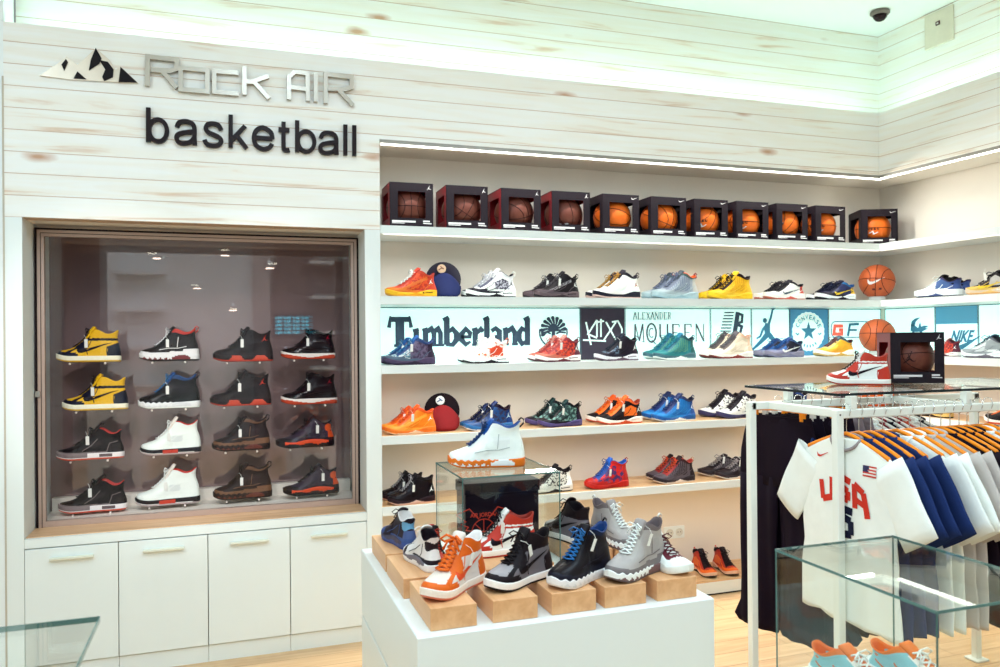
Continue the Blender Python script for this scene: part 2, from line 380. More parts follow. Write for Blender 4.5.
# =================================================================== CABINETS + COUNTER
e = empty('counter', (-.112, YF, 0), 0, 'wooden window ledge in front of the glass display', 'counter')
b = MB(); b.box(-.814, .814, 0.002, .60, .655, .698); b.build('edge_board', WHITE, e)
b = MB(); b.box(-.814, .814, .03, .58, .698, .702); b.build('worktop', wood_mat('oak_counter', (226, 184, 142), (206, 158, 116), 'X'), e)
DX = [-.927, -.5208, -.1073, .2983, .703]
DN = ['leftmost', 'second from the left', 'third from the left', 'rightmost']
for i in range(4):
    x0, x1 = DX[i], DX[i+1]
    e = empty('base_cabinet', ((x0+x1)/2, YF, 0), 0, 'white handled base cabinet below the display window, %s of four' % DN[i], 'cabinet', 'white base cabinets below the display window')
    w = (x1-x0)/2
    b = MB(); b.box(-w+.001, w-.001, .02, .55, .085, .652); b.build('body', mat('cabinet_gap', (188, 188, 174), .7), e)
    b = MB(); b.rbox(-w+.002, w-.002, 0, .019, .09, .649, .0015); d = b.build('door', WHITE, e)
    hx = .0 if i else .0
    b = MB(); b.rbox(-.095, .095, -.022, -.001, .592, .604, .002); b.build('handle', mat('cream_handle', (226, 226, 208), .4), d)
    b = MB(); b.box(-w+.001, w-.001, .012, .5, 0.0, .084); b.build('plinth', WHITE, e)

# =================================================================== GLASS DISPLAY WINDOW
YG = 4.54
e = empty('display_window', (-.112, YG, .702), 0, 'large glazed shoe display window with aluminium frame beside the shelves', 'display case')
x0, x1, z0, z1 = -.80, .805, 0.0, 1.505
b = MB(); fr = .032
b.box(x0, x1, -.01, .02, z0+.001, .030); b.box(x0, x1, -.01, .02, z1-fr, z1)
b.box(x0, x0+fr, -.01, .02, .030, z1-fr); b.box(x1-fr, x1, -.01, .02, .030, z1-fr)
b.build('frame', ALU, e)
b = MB(); g = .009
b.box(x0-g, x0, -.016, .01, 0.001, z1+g); b.box(x1, x1+g, -.016, .01, 0.001, z1+g); b.box(x0, x1, -.016, .01, z1, z1+g)
b.box(x0+fr*.5-.0015, x0+fr*.5+.0015, -.0115, -.01, .0, z1-fr*.5); b.box(x1-fr*.5-.0015, x1-fr*.5+.0015, -.0115, -.01, .0, z1-fr*.5); b.box(x0+fr*.5, x1-fr*.5, -.0115, -.01, z1-fr*.5-.0015, z1-fr*.5+.0015)
b.build('gasket', DARKM, e)
b = MB(); b.box(x0+fr, x1-fr, .003, .008, .030, z1-fr); b.build('glass_pane', GLV, e)
b = MB(); b.rbox(x0-.01, x0+.012, -.024, -.01, .66, .69, .002); b.build('lock', CHROME, e)
b = MB(); b.box(x0+.002, x1-.002, .022, .35, .001, .022); b.box(x0+.002, x1-.002, .30, .35, .022, .088); b.build('case_floor', mat('brushed_sill', (228, 220, 208), .4), e)

# =================================================================== LIT LOGO PANELS
LBW = emis('lightbox_white', (212, 250, 244), .72)
LBG = mat('print_slate', (62, 84, 104), .5); LBD = mat('print_charcoal', (66, 66, 84), .5); LBB = mat('print_blue', (66, 140, 172), .5)
PXm = mat('print_line', (90, 120, 130), .5)
def lb_fn(u, v, d): return (u, 4.628-d, v)
def lb_fr(u, v, d): return (4.568-d, u, v)     # right wall (u = world Y)
def panel(name, x0, x1, label, m=LBW, right=False):
    b = MB()
    if right: b.box(4.570, 4.598, min(x0, x1)+.002, max(x0, x1)-.002, 1.4935, 1.826)
    else: b.box(x0+.002, x1-.002, 4.630, 4.658, 1.4935, 1.826)
    e = empty(name, (0, 0, 0), 0, label, 'sign', 'lit logo panels behind the shoes'); b.build('panel', m, e)
    b = MB()
    f = lb_fr if right else lb_fn
    lo, hi = min(x0, x1), max(x0, x1)
    for q in ((lo+.002, lo+.005, 1.4935, 1.826), (hi-.005, hi-.002, 1.4935, 1.826), (lo, hi, 1.820, 1.826)):
        b.prism([(q[0], q[2]), (q[1], q[2]), (q[1], q[3]), (q[0], q[3])], f, .003)
    b.build('frame_line', PXm, e); return e
def px(x, y, Y=4.626): p = onY(x, y, Y); return (p.x, p.z)
def pr(x, y, X=4.566): p = onX(x, y, X); return (p.y, p.z)
def poly_px(b, pts, th=.002, mi=0): b.prism([px(*p) for p in pts], lb_fn, th, mi)
# --- Timberland
e = panel('logo_panel', XP+.005, 2.13, 'lit white panel with the slate word Timberland and a round tree')
b = MB(); K = .0052     # metres per photo pixel here
x0, zb = px(388, 346.5); x1 = px(524, 346)[0]; S = (x1-x0)/143.; z0 = zb
W = 7.6*S
def P_(pts): return [(x0+u*S, z0+v*S*.97) for u, v in pts]
def st(pts, w): stroke(b, P_(pts), [q*S*1.12 for q in w] if isinstance(w, (list, tuple)) else w*S*1.12, lb_fn, .002)
st([(12, 1), (12, 27)], 8); st([(6, .8), (18, .8)], 2.4); st([(1.5, 27.5), (23, 27.5)], 4.6); st([(2.4, 29), (1.2, 19)], [2, 3.6]); st([(22, 29), (23.4, 19)], [2, 3.6]); st([(2.6, 26), (2.6, 31)], 1.4); st([(21.6, 26), (21.6, 31)], 1.4)
st([(28.5, 1), (28.5, 17)], 5); st([(25, .8), (33, .8)], 2.2); st([(25, 16), (31, 17.6)], 2.4)
st([(38, 1), (38, 18)], 5); st([(34.6, 16.5), (40, 18)], 2.4); st([(40, 15), (44, 18), (46.6, 13), (46.6, 1)], 4.2); st([(47, 15), (51, 18), (53.4, 13), (53.4, 1)], 4.2)
for u in (38, 46.4, 53.4): st([(u-3.4, .8), (u+3.6, .8)], 2.2)
st([(60, 1), (60, 29)], 5.4); st([(56, 27), (62, 30)], 3); st([(61, 14), (66, 17.6), (70, 13), (70, 6), (66, 1), (59, 1.4)], [3, 4, 5, 5, 4, 3])
st([(75, 9), (84, 9), (84.5, 13), (80, 17.5), (75.5, 12), (75.5, 6), (80, 1), (85, 4)], [3, 3, 4, 3.6, 5, 5, 3.6, 2])
st([(90, 1), (90, 18)], 5); st([(86.5, .8), (94, .8)], 2.2); st([(86.5, 16.5), (92, 18)], 2.4); st([(92, 13), (96, 17.4), (98.5, 14.5)], [3, 4, 3.6])
st([(102.5, 1), (102.5, 29)], 5.4); st([(98.6, 27), (104.6, 30)], 3); st([(99, .8), (106.5, .8)], 2.2)
st([(107.5, 15), (112, 18), (116, 14.5), (116, 1)], [4, 3.6, 5, 5]); st([(115, 10), (108.5, 7), (108.5, 3), (112, 1), (116, 4)], [3, 4.4, 4.4, 3, 3])
st([(123, 1), (123, 18)], 5); st([(119.8, 16.5), (125, 18)], 2.4); st([(125, 14.5), (130, 18), (133, 13), (133, 1)], 4.6)
for u in (123, 133): st([(u-3.2, .8), (u+3.4, .8)], 2.2)
st([(147, 1), (147, 29)], 5.4); st([(143, 27), (149, 30)], 3); st([(144, .8), (150, .8)], 2.2); st([(146, 15), (141, 17.6), (137.8, 13), (137.8, 6), (141, 1), (146, 3.6)], [3, 4, 5, 5, 4, 3])
b.build('lettering', LBG, e)
b = MB(); cx, cz = px(553.5, 332); r = .094
def tq(u, v): return (cx+u*r*1.0, cz+v*r)
st2 = lambda pts, w: stroke(b, [tq(*p) for p in pts], [q*r for q in w] if isinstance(w, (list, tuple)) else w*r, lb_fn, .002)
st2([tuple(q) for q in circ(0, 0, 1, 20, pi*.93, pi*1.6)], .1); st2([tuple(q) for q in circ(0, 0, 1, 12, -.42*pi, .08*pi)], .1)
st2([(0, -.95), (0, -.1), (0, .25)], [.42, .26, .2]); st2([(-.45, -1.0), (0, -.75), (.45, -1.0)], [.1, .3, .1])
for a in range(-70, 251, 22):
    t_ = R(a); 
    if 200 < a or a < -20: continue
    st2([(0, .12), (.5*cos(t_), .15+.5*sin(t_)), (.92*cos(t_+.08), .12+.92*sin(t_+.08))], [.16, .13, .09])
    st2([(.45*cos(t_), .14+.45*sin(t_)), (.86*cos(t_+.26), .14+.86*sin(t_+.26))], [.1, .1])
    b.prism(circ(*tq(.85*cos(t_+.15), .14+.82*sin(t_+.15)), r*.13, 7), lb_fn, .002)
st2([(-.9, -.05), (-.45, .0), (-.2, -.12)], .12); st2([(.9, -.05), (.45, .0), (.2, -.12)], .12)
b.build('tree_emblem', LBG, e)
# --- dark square with brush marks
e = panel('logo_panel', 2.13, 2.45, 'lit panel with white brushed strokes on a charcoal square', emis('lightbox_charcoal', (52, 46, 62), .28))
b = MB()
def brush(pts, w): stroke(b, [px(*p) for p in pts], w, lb_fn, .002)
for pts in ([(583, 340), (606, 341)], [(586, 322), (591, 345)], [(597, 320), (588, 334), (597, 338)], [(597, 320), (597, 337)], [(601, 319), (601, 337)], [(598, 322), (604, 321)], [(606, 322), (616, 340)], [(616, 322), (604, 340)],
            [(612, 322), (618, 321), (622, 329), (622, 337), (617, 343)]): brush(pts, .0105)
b.build('brush_lettering', emis('lightbox_ink', (220, 246, 240), .55), e)
# --- Alexander McQueen
e = panel('logo_panel', 2.45, 3.10, 'lit white panel reading Alexander McQueen in thin serif capitals')
b = MB()
def serif_word(word, x0, x1, z0, z1, w):
    G = {'A': [[(0, 0), (.5, 1)], [(.5, 1), (1, 0)], [(.2, .35), (.8, .35)]], 'L': [[(.2, 1), (.2, 0)], [(.2, .03), (.85, .03), (.88, .25)]],
         'E': [[(.2, 0), (.2, 1)], [(.2, .97), (.8, .97), (.83, .8)], [(.2, .5), (.65, .5)], [(.2, .03), (.82, .03), (.88, .22)]],
         'X': [[(.1, 1), (.9, 0)], [(.9, 1), (.1, 0)]], 'N': [[(.12, 0), (.12, 1)], [(.12, 1), (.88, 0)], [(.88, 0), (.88, 1)]],
         'D': [[(.2, 0), (.2, 1)], [(.2, .97), (.6, .95), (.88, .7), (.88, .3), (.6, .05), (.2, .03)]],
         'R': [[(.2, 0), (.2, 1)], [(.2, .97), (.7, .95), (.78, .72), (.6, .52), (.2, .5)], [(.45, .5), (.9, 0)]],
         'M': [[(.08, 0), (.14, 1)], [(.14, 1), (.5, .05)], [(.5, .05), (.86, 1)], [(.86, 1), (.94, 0)]],
         'Q': [[(.5+.45*cos(a*pi/8), .5+.52*sin(a*pi/8)) for a in range(17)], [(.5, .1), (.95, -.15)]],
         'c': [[(.75, .7), (.5, .8), (.3, .5), (.5, .2), (.75, .3)]],
         'U': [[(.14, 1), (.14, .3), (.5, 0), (.86, .3), (.86, 1)]]}
    n = len(word); cw = (x1-x0)/n
    for i, ch in enumerate(word):
        for k, s in enumerate(G[ch]):
            ww = w if (k == 0 and ch != 'N') or (ch == 'M' and k == 2) or (ch == 'N' and k == 1) or (ch in 'A' and k == 1) else w*.5
            stroke(b, [(x0+(i+.08+u*.84)*cw, z0+v*(z1-z0)) for u, v in s], ww, lb_fn, .002)
        if ch not in 'QcUD':
            for u in ((.2,) if ch in 'LER' else (.1, .9)):
                stroke(b, [(x0+(i+.08+(u-.12)*.84)*cw, z0+.01*(z1-z0)), (x0+(i+.08+(u+.12)*.84)*cw, z0+.01*(z1-z0))], w*.4, lb_fn, .002)
xa, za = px(633, 319.5); xb_ = px(672, 319.5)[0]; zt_ = px(633, 312)[1]
serif_word('ALEXANDER', xa, xb_, za, zt_, .005)
xa, za = px(633, 342); xb_ = px(706, 342)[0]; zt_ = px(633, 324)[1]
serif_word('MQUEEN', xa, xb_, za, zt_, .011)
cw = (xb_-xa)/6
stroke(b, [(xa+cw*(1.5+.2*cos(a)), (za+zt_)/2+.03*sin(a)) for a in [R(50+26*i) for i in range(11)]], .006, lb_fn, .002)
b.build('lettering', mat('print_grey', (84, 92, 104), .5), e)
# --- NB block letters with speed lines
e = panel('logo_panel', 3.10, 3.43, 'lit white square panel with block letters N B and speed lines')
b = MB()
def bl(pts, w): stroke(b, [px(*p) for p in pts], w, lb_fn, .002)
bl([(734.5, 335), (738, 312)], .034); bl([(738, 313.5), (742.5, 315), (742, 322), (737, 323.5)], .018); bl([(736.5, 324), (742, 326.5), (740, 334), (734.5, 334)], .020)
for i in range(7):
    y = 312.5+3.1*i; bl([(724.5-i*.7, y), (734-i*.5, y)], .0085)
b.build('block_letters', LBG, e)
# --- leaping figure
JUMP = [([(.60, .93), (.56, .78), (.50, .62)], [.045, .05, .06]), ([(.47, .64), (.455, .52), (.47, .38)], [.12, .15, .13]), ([(.44, .60), (.34, .50), (.28, .36), (.18, .31)], [.06, .055, .045, .03]),
        ([(.46, .40), (.30, .25), (.16, .14), (.0, .02)], [.13, .09, .06, .03]), ([(.50, .40), (.66, .24), (.78, .20), (.94, .26)], [.12, .09, .06, .03])]
def jumpman(b, fn, x, z, h, th, mi=0, fl=1):
    q = lambda u, v: (x+(u-.47)*h*fl, z+v*h)
    for pts, w in JUMP: stroke(b, [q(*p) for p in pts], [v*h for v in w], fn, th, mi)
    b.prism(circ(*q(.40, .70), .055*h, 10), fn, th, mi); b.prism(circ(*q(.62, .97), .05*h, 10), fn, th, mi)
e = panel('logo_panel', 3.43, 3.75, 'lit white panel with a blue leaping figure holding a ball')
b = MB(); xa, za = px(768, 353); zt_ = px(768, 306.5)[1]
jumpman(b, lb_fn, xa, za, zt_-za, .002); b.build('leaping_figure', LBB, e)
# --- star patch
e = panel('logo_panel', 3.75, 4.09, 'lit blue panel with a white round star patch', emis('lightbox_blue', (66, 140, 178), .33))
xa, za = px(808.5, 331.5); rr = px(824, 331)[0]-xa
b = MB(); n = 48
b.prism([(xa+rr*(1+(.04 if i % 2 else 0))*cos(2*pi*i/n), za+rr*(1+(.04 if i % 2 else 0))*sin(2*pi*i/n)) for i in range(n)], lb_fn, .002)
b.build('round_patch', emis('lightbox_patch', (214, 246, 242), .5), e)
b = MB(); f3 = lambda u, v, d: lb_fn(u, v, d+.0025)
rs = rr*.52
b.prism([(xa+(rs if i % 2 == 0 else rs*.40)*cos(pi/2+pi*i/5), za+(rs if i % 2 == 0 else rs*.40)*sin(pi/2+pi*i/5)) for i in range(10)], f3, .001)
b.build('star', LBB, e)
b = MB()
for i, ch in enumerate('CONVERSE'):
    a = pi*(.86-.105*i); cxx, czz = xa+rr*.76*cos(a), za+rr*.76*sin(a); t_ = a-pi/2
    fr_ = lambda u, v, d, cxx=cxx, czz=czz, t_=t_: f3(cxx+u*cos(t_)-v*sin(t_), czz+u*sin(t_)+v*cos(t_), d)
    text_mb(ch, fr_, -rr*.09, rr*.09, -rr*.12, rr*.12, .0, .02, b)
for i, ch in enumerate('ALL'): pass
for sgn in (-1, 1): stroke(b, [(xa+sgn*rr*.62, za-rr*.1), (xa+sgn*rr*.70, za-rr*.16), (xa+sgn*rr*.82, za-rr*.08)], rr*.06, f3, .001)
for i in range(6):
    a = R(235+i*14); stroke(b, [(xa+rr*.7*cos(a), za+rr*.7*sin(a)), (xa+rr*.84*cos(a), za+rr*.84*sin(a))], rr*.07, f3, .001)
b.build('patch_lettering', LBB, e)
# --- rounded G badge
e = panel('logo_panel', 4.09, 4.568, 'lit white corner panel with a red rounded emblem and blue outline')
b = MB(); q0 = px(831.5, 337.5); q1 = px(897, 321.5)
def rr_path(x0, x1, z0, z1, r, n=5):
    out = []
    for cxx, czz, a in ((x1-r, z1-r, 0), (x0+r, z1-r, 90), (x0+r, z0+r, 180), (x1-r, z0+r, 270)):
        out += [(cxx+r*cos(R(a+90*i/n)), czz+r*sin(R(a+90*i/n))) for i in range(n+1)]
    return out+out[:1]
stroke(b, rr_path(q0[0], q1[0], q0[1], q1[1], .035), .006, lb_fn, .002)
bl([(848, 336), (850, 324.5), (859, 324)], .018); bl([(849, 330), (857, 330)], .014)
bl([(882, 336), (884, 324)], .018); bl([(884, 325), (890, 325), (890, 330), (884, 331)], .013)
b.build('outline_lettering', LBB, e)
b = MB(); bl([(843, 326), (835, 326), (834, 334), (842, 334), (842, 330), (839, 330)], .024); b.build('red_emblem', emis('lightbox_red', (232, 104, 84), .4), e)
# --- right wall: crocodile, NIKE
e = panel('logo_panel', 4.59, 4.15, 'lit white panel with a small blue crocodile on the right wall', right=True)
b = MB()
def cr(pts, w): stroke(b, [pr(*p) for p in pts], [q*1.45 for q in w] if isinstance(w, (list, tuple)) else w*1.3, lb_fr, .002)
for pg in ([(910.5, 331), (911, 324), (914, 325), (918, 328), (924, 325.5), (928.5, 326), (925, 328), (928, 328.5), (922, 331.5), (916, 332)], [(911, 326), (911.5, 321.5), (915, 318.5), (920, 317.5), (915.5, 321.5), (914.5, 326)], [(912, 331), (914.5, 331), (914, 335), (912.5, 335)], [(919.5, 331), (922, 331), (921.5, 334.5), (920, 334.5)], [(918, 328), (920, 322), (921, 327)]):
    b.prism([pr(*p) for p in pg], lb_fr, .002)
b.build('crocodile', LBB, e)
e = panel('logo_panel', 4.15, 3.822, 'lit panel with a blue top block over the word NIKE, right wall', right=True)
b = MB(); p0, p1 = pr(939, 304.5), pr(982, 321)
b.prism([(4.148, 1.82), (3.826, 1.82), (3.826, 1.705), (4.148, 1.705)], lb_fr, .002); b.build('blue_block', emis('lightbox_block', (72, 150, 182), .36), e)
b = MB(); q0, q1 = pr(950, 342), pr(971, 331)
text_mb('NIKE', lambda u, v, d: lb_fr(u-(v-q0[1])*.35, v, d), q0[0], q1[0], q0[1], q1[1]+.006, .002, .03, b); b.build('lettering', LBB, e)
b = MB(); cr([(946, 343), (950, 350), (958, 349), (968, 343.5), (980, 336)], [.02, .03, .026, .014, .002]); b.build('tick', LBB, e)
panel('logo_panel', 3.822, 3.2, 'plain lit white panel at the right picture edge', right=True)

# =================================================================== WALL SIGN
YS = YF-.002
def sp(x, y): p = onY(x, y, YS); return (p.x, p.z)
def fs_(u, v, d): return (u, YS-d, v)
SIL = mat('silver_letter', (188, 182, 170), .3, .45, .03)
e = empty('wall_sign', (.1, YS, 2.9), 0, 'silver Rock AIR lettering and mountain emblem on the pine wall', 'sign')
e.location = (0, 0, 0)
def sl(pts, w=.0215, name='letter'):
    b = MB()
    for s in pts: stroke(b, [sp(x/2.632, y/2.632) for x, y in s], w, fs_, .022)
    b.build(name, SIL, e)
sl([[(388, 228), (390, 146)], [(388, 152), (466, 161), (466, 184), (448, 190), (398, 187)], [(428, 190), (466, 234)]])
sl([[(476, 238), (476, 182), (546, 188), (546, 244), (476, 238)]])
sl([[(628, 195), (564, 190), (564, 244), (628, 250)]])
sl([[(643, 252), (643, 178)], [(643, 218), (664, 218), (706, 203)], [(668, 218), (708, 262)]])
sl([[(760, 264), (760, 205), (776, 192), (808, 196), (810, 268)], [(764, 232), (806, 237)]])
sl([[(830, 270), (830, 196)]])
sl([[(856, 274), (856, 198), (924, 206), (924, 232), (908, 238), (862, 236)], [(890, 238), (928, 280)]])
b = MB()
for pg in ([(105, 200), (165, 160), (176, 150), (205, 172), (253, 128), (290, 160), (305, 185), (318, 176), (364, 220), (190, 211)],):
    b.prism([sp(x/2.632, y/2.632) for x, y in pg], fs_, .008)
b.build('emblem_plate', mat('silver_plate', (226, 214, 196), .3, .3), e)
b = MB()
for pg in ([(163, 172), (175, 157), (180, 165), (170, 188)], [(253, 128), (268, 155), (262, 170), (235, 187), (240, 160)], [(262, 160), (285, 165), (300, 185), (298, 205), (275, 215), (270, 205), (278, 185)], [(195, 208), (205, 190), (228, 210)], [(318, 178), (362, 219), (313, 218)]):
    b.prism([sp(x/2.632, y/2.632) for x, y in pg], lambda u, v, d: fs_(u, v, d+.008), .006)
b.build('emblem_facet', BLACK, e)
e = empty('wall_sign', (0, 0, 0), 0, 'black word basketball mounted on the pine wall', 'sign')
q0 = sp(146, 142.5); q1 = sp(355.5, 156)
z_top = sp(149, 108)[1]
BL_ = mat('black_acrylic', (44, 26, 30), .35)
# each letter its own part
def smooth(p, k=3):
    if len(p) < 3: return p
    out = []
    for i in range(len(p)-1):
        a, b_, c, d = p[max(i-1, 0)], p[i], p[i+1], p[min(i+2, len(p)-1)]
        out += [crom_(a, b_, c, d, q/k) for q in range(k)]
    return out+[p[-1]]
def crom_(p0, p1, p2, p3, t): return tuple(.5*((2*b_)+(-a_+c_)*t+(2*a_-5*b_+4*c_-d_)*t*t+(-a_+3*b_-3*c_+d_)*t**3) for a_, b_, c_, d_ in zip(p0, p1, p2, p3))
LET = {'b': [[(.10, 0), (.10, 1)], 'o'], 'a': [[(.10, .50), (.20, .64), (.47, .69), (.74, .64), (.84, .50), (.84, .25), (.86, .0)], [(.84, .40), (.45, .36), (.16, .29), (.08, .17), (.18, .05), (.42, .03), (.68, .09), (.84, .22)]],
       's': [[(.88, .51), (.75, .65), (.5, .69), (.25, .65), (.16, .52), (.28, .41), (.5, .36), (.78, .28), (.88, .17), (.75, .05), (.5, .02), (.22, .05), (.10, .18)]],
       'k': [[(.12, 0), (.12, 1)], [(.86, .69), (.16, .22)], [(.40, .40), (.94, 0)]],
       'e': [[(.12, .36), (.91, .36)], [(.91, .36), (.84, .56), (.5, .69), (.2, .58), (.1, .35), (.2, .12), (.5, .02), (.78, .08), (.89, .2)]],
       't': [[(.45, .92), (.45, .16), (.52, .05), (.70, .03), (.92, .05)], [(.05, .67), (.92, .67)]], 'l': [[(.5, 0), (.5, 1)]]}
for ch, xa, xb in (('b', 385, 446), ('a', 460, 522), ('s', 533, 589), ('k', 601, 652), ('e', 662, 722), ('t', 731, 764), ('b', 776, 832), ('a', 838, 893), ('l', 899, 917), ('l', 922, 941)):
    b = MB()
    def mp(u, v):
        x = xa+(xb-xa)*u; yb = 375+(x-385)*.0673; h = 90-(x-385)*.0185; return sp(x/2.632, (yb-h*v)/2.632)
    for st_ in LET[ch]:
        if st_ == 'o':
            el = [(.52+.385*cos(2*pi*q/20), .355+.325*sin(2*pi*q/20)) for q in range(21)]; stroke(b, [mp(*p) for p in el], .0205, fs_, .02)
        else:
            pts = smooth(st_) if len(st_) > 3 else st_
            stroke(b, [mp(*p) for p in pts], .0215, fs_, .02)
    b.build('letter', BL_, e)

# =================================================================== SNEAKER GENERATOR
# side-view control rings: (heel x, heel z, instep x, instep z, half-width factor); x runs 0 heel .. 1 toe, z in metres for a 0.29 m shoe
RINGS = {
 'high': [(.0,.018,.985,.018,.98),(-.005,.035,.990,.030,1.0),(-.003,.05,.970,.042,.96),(.003,.062,.915,.053,.92),(.012,.073,.84,.062,.87),(.022,.084,.755,.072,.81),(.034,.096,.675,.087,.75),(.044,.108,.605,.105,.69),(.046,.120,.545,.125,.65),(.040,.132,.495,.145,.64),(.030,.143,.455,.162,.65)],
 'boot': [(.0,.018,.985,.018,.98),(-.005,.035,.990,.031,1.0),(-.003,.052,.970,.044,.96),(.003,.066,.915,.056,.92),(.010,.080,.84,.067,.87),(.022,.093,.755,.078,.81),(.040,.107,.68,.093,.75),(.054,.121,.615,.110,.69),(.060,.135,.555,.130,.65),(.056,.147,.505,.150,.64),(.044,.157,.465,.167,.65)],
 'mid':  [(.0,.018,.985,.018,.98),(-.008,.033,.992,.027,1.0),(-.006,.044,.970,.037,.95),(.002,.054,.91,.046,.91),(.014,.064,.825,.055,.85),(.026,.074,.735,.067,.79),(.038,.084,.65,.083,.73),(.046,.094,.57,.100,.68),(.046,.104,.50,.118,.65),(.040,.113,.445,.134,.64),(.032,.121,.40,.148,.65)],
 'low':  [(.0,.016,.985,.016,.98),(-.008,.030,.992,.025,1.0),(-.006,.038,.970,.034,.95),(.002,.045,.905,.042,.90),(.012,.051,.81,.050,.85),(.022,.057,.715,.060,.79),(.030,.063,.635,.071,.73),(.034,.069,.565,.083,.69),(.032,.075,.50,.094,.67),(.024,.080,.45,.104,.66),(.014,.084,.41,.112,.67)]}
def foot_half(t):
    P = [(0,0),(.015,.36),(.05,.58),(.11,.71),(.2,.76),(.33,.73),(.46,.75),(.58,.88),(.70,1.),(.80,.99),(.88,.87),(.94,.66),(.98,.40),(1.,0)]
    for (a, p), (c, q) in zip(P[:-1], P[1:]):
        if t <= c:
            k = (t-a)/(c-a); return p+(q-p)*k
    return 0
NP = 80
def outline(blend, NP=80):
    out = []
    for i in range(NP):
        a = 2*pi*i/NP; ux = .5-.5*cos(a); 
        if i == 0: ux = 0
        h = foot_half(ux)*(1-blend)+blend*math.sqrt(max(0, 1-(2*ux-1)**2))**.9*(1-.10*(ux-.4))
        out.append((ux, h*(1 if a <= pi else -1), a))
    return out
def crom(p0, p1, p2, p3, t): return tuple(.5*((2*b_)+(-a_+c_)*t+(2*a_-5*b_+4*c_-d_)*t*t+(-a_+3*b_-3*c_+d_)*t**3) for a_, b_, c_, d_ in zip(p0, p1, p2, p3))
def spring(X): return .015*max(0, (X-.74)/.26)**2
HW = .0515; LS = .29
def upper_grid(kind, cut=0.):
    rg = RINGS[kind]; rows = []; K = len(rg); sub = 5
    for k in range(K-1):
        for s in range(sub):
            rows.append(crom(rg[max(k-1, 0)], rg[k], rg[k+1], rg[min(k+2, K-1)], s/sub))
    rows.append(rg[-1]); n = len(rows); grid = []
    for r, (xh, zh, xf, zf, w) in enumerate(rows):
        t = r/(n-1); bl = min(1, max(0, (t-.15)/.45)); ring = []
        for ux, uy, a in outline(bl*.85):
            X = xh+(xf-xh)*ux; z = zh+(zf-zh)*ux
            z -= (.014+cut)*sin(pi*min(1, ux*1.25))**2*max(0, t-.6)/.4
            z += .012*math.exp(-(ux/.10)**2)*max(0, t-.7)/.3
            nar = 1-.10*sin(pi*min(1, t*1.1))*(X < .5)
            ring.append((X*LS, uy*HW*w*nar, z+spring(X)))
        grid.append(ring)
    return grid
def paint(kind, X, Z, ux, uy, t):
    au = abs(uy)
    if kind == 'aj1':
        if Z > .118 and X < .47: return 5
        if Z > .105 and X < .50: return 4 if Z < .112 else 6
        if X > .70 and ux > .62 and au < .62 and Z > .048: return 2
        if X > .80 or (X > .66 and Z < .046): return 1
        if ux > .80 and X > .40: return 3
        if X > .50 and X < .70 and Z > .05+.25*abs(X-.60): return 3
        if X < .20 and Z < .10-.12*X: return 4
        return 0
    if kind == 'nine':
        if Z < .050+.012*(X < .25)-.006*(X > .5): return 1
        if t > .90 and X < .5: return 5
        if ux > .84 and X > .42 and X < .74: return 3
        if X > .2 and X < .42 and Z > .06+.09*abs(X-.3)/.3 and Z < .115: return 6
        return 0
    if kind == 'five':
        if t > .93 and X < .5: return 5
        if ux > .9 and X > .42 and X < .74: return 3
        if X > .3 and X < .48 and Z > .065 and Z < .095: return 6
        return 0
    if kind == 'eleven':
        if Z < .052+.006*sin(X*9): return 1
        if t > .93 and X < .45: return 5
        if X > .1 and X < .26 and Z > .085 and Z < .12: return 6
        return 0
    if kind == 'thirteen':
        if (X-.10)**2+((Z-.098)*3.3)**2 < .0042: return 6
        if Z < .048 and (X < .5 or X > .74): return 1
        if X < .12 and Z < .08: return 4
        return 0
    if kind == 'four':
        if X < .24 and Z < .075: return 4
        if X > .30 and X < .52 and abs(Z-(.062+.10*(.5-X))) < .010: return 6
        if Z < .036: return 1
        if ux > .86 and X > .42 and X < .72: return 3
        return 0
    if kind == 'seven':
        if Z < .038+.006*sin(X*14): return 1
        if X < .22 and Z < .07: return 4
        if t > .92: return 5
        return 0
    # modern basketball shoe
    if t > .90 and X < .5: return 5
    if X > .86 and Z < .06: return 1
    if Z < .034+.012*(X > .62): return 1
    if ux > .85 and X > .42 and X < .78: return 3
    if X < .16+.6*max(0, .075-Z): return 4
    if kind == 'wave' and abs(Z-(.030+.13*(.78-X))) < .009 and X > .2 and X < .8: return 6
    if kind == 'wedge' and X > .16 and X < .46 and Z < .105-.12*abs(X-.3) and Z > .045: return 6
    if kind == 'fade' and X > .52: return 6
    if kind == 'ribs' and int(X*42) % 2 == 0 and X > .22 and X < .74 and Z > .045: return 6
    return 0
def sole_top(kind, X):
    if kind == 'cup': return .029
    if kind == 'nine': return .030+.0035*sin(X*70)*(X > .38)-.004*max(0, X-.8)/.2+.004*max(0, .3-X)/.3
    if kind == 'modern':
        a = min(1, max(0, (X-.16)/.28)); a = a*a*(3-2*a); c = min(1, max(0, (X-.60)/.34)); c = c*c*(3-2*c); return .039-.017*a+.007*c
    if kind == 'thirteen': return .030+.012*sin(pi*min(1, max(0, (X-.05)/.62)))
    if kind == 'five': return .033-.006*X
    return .03
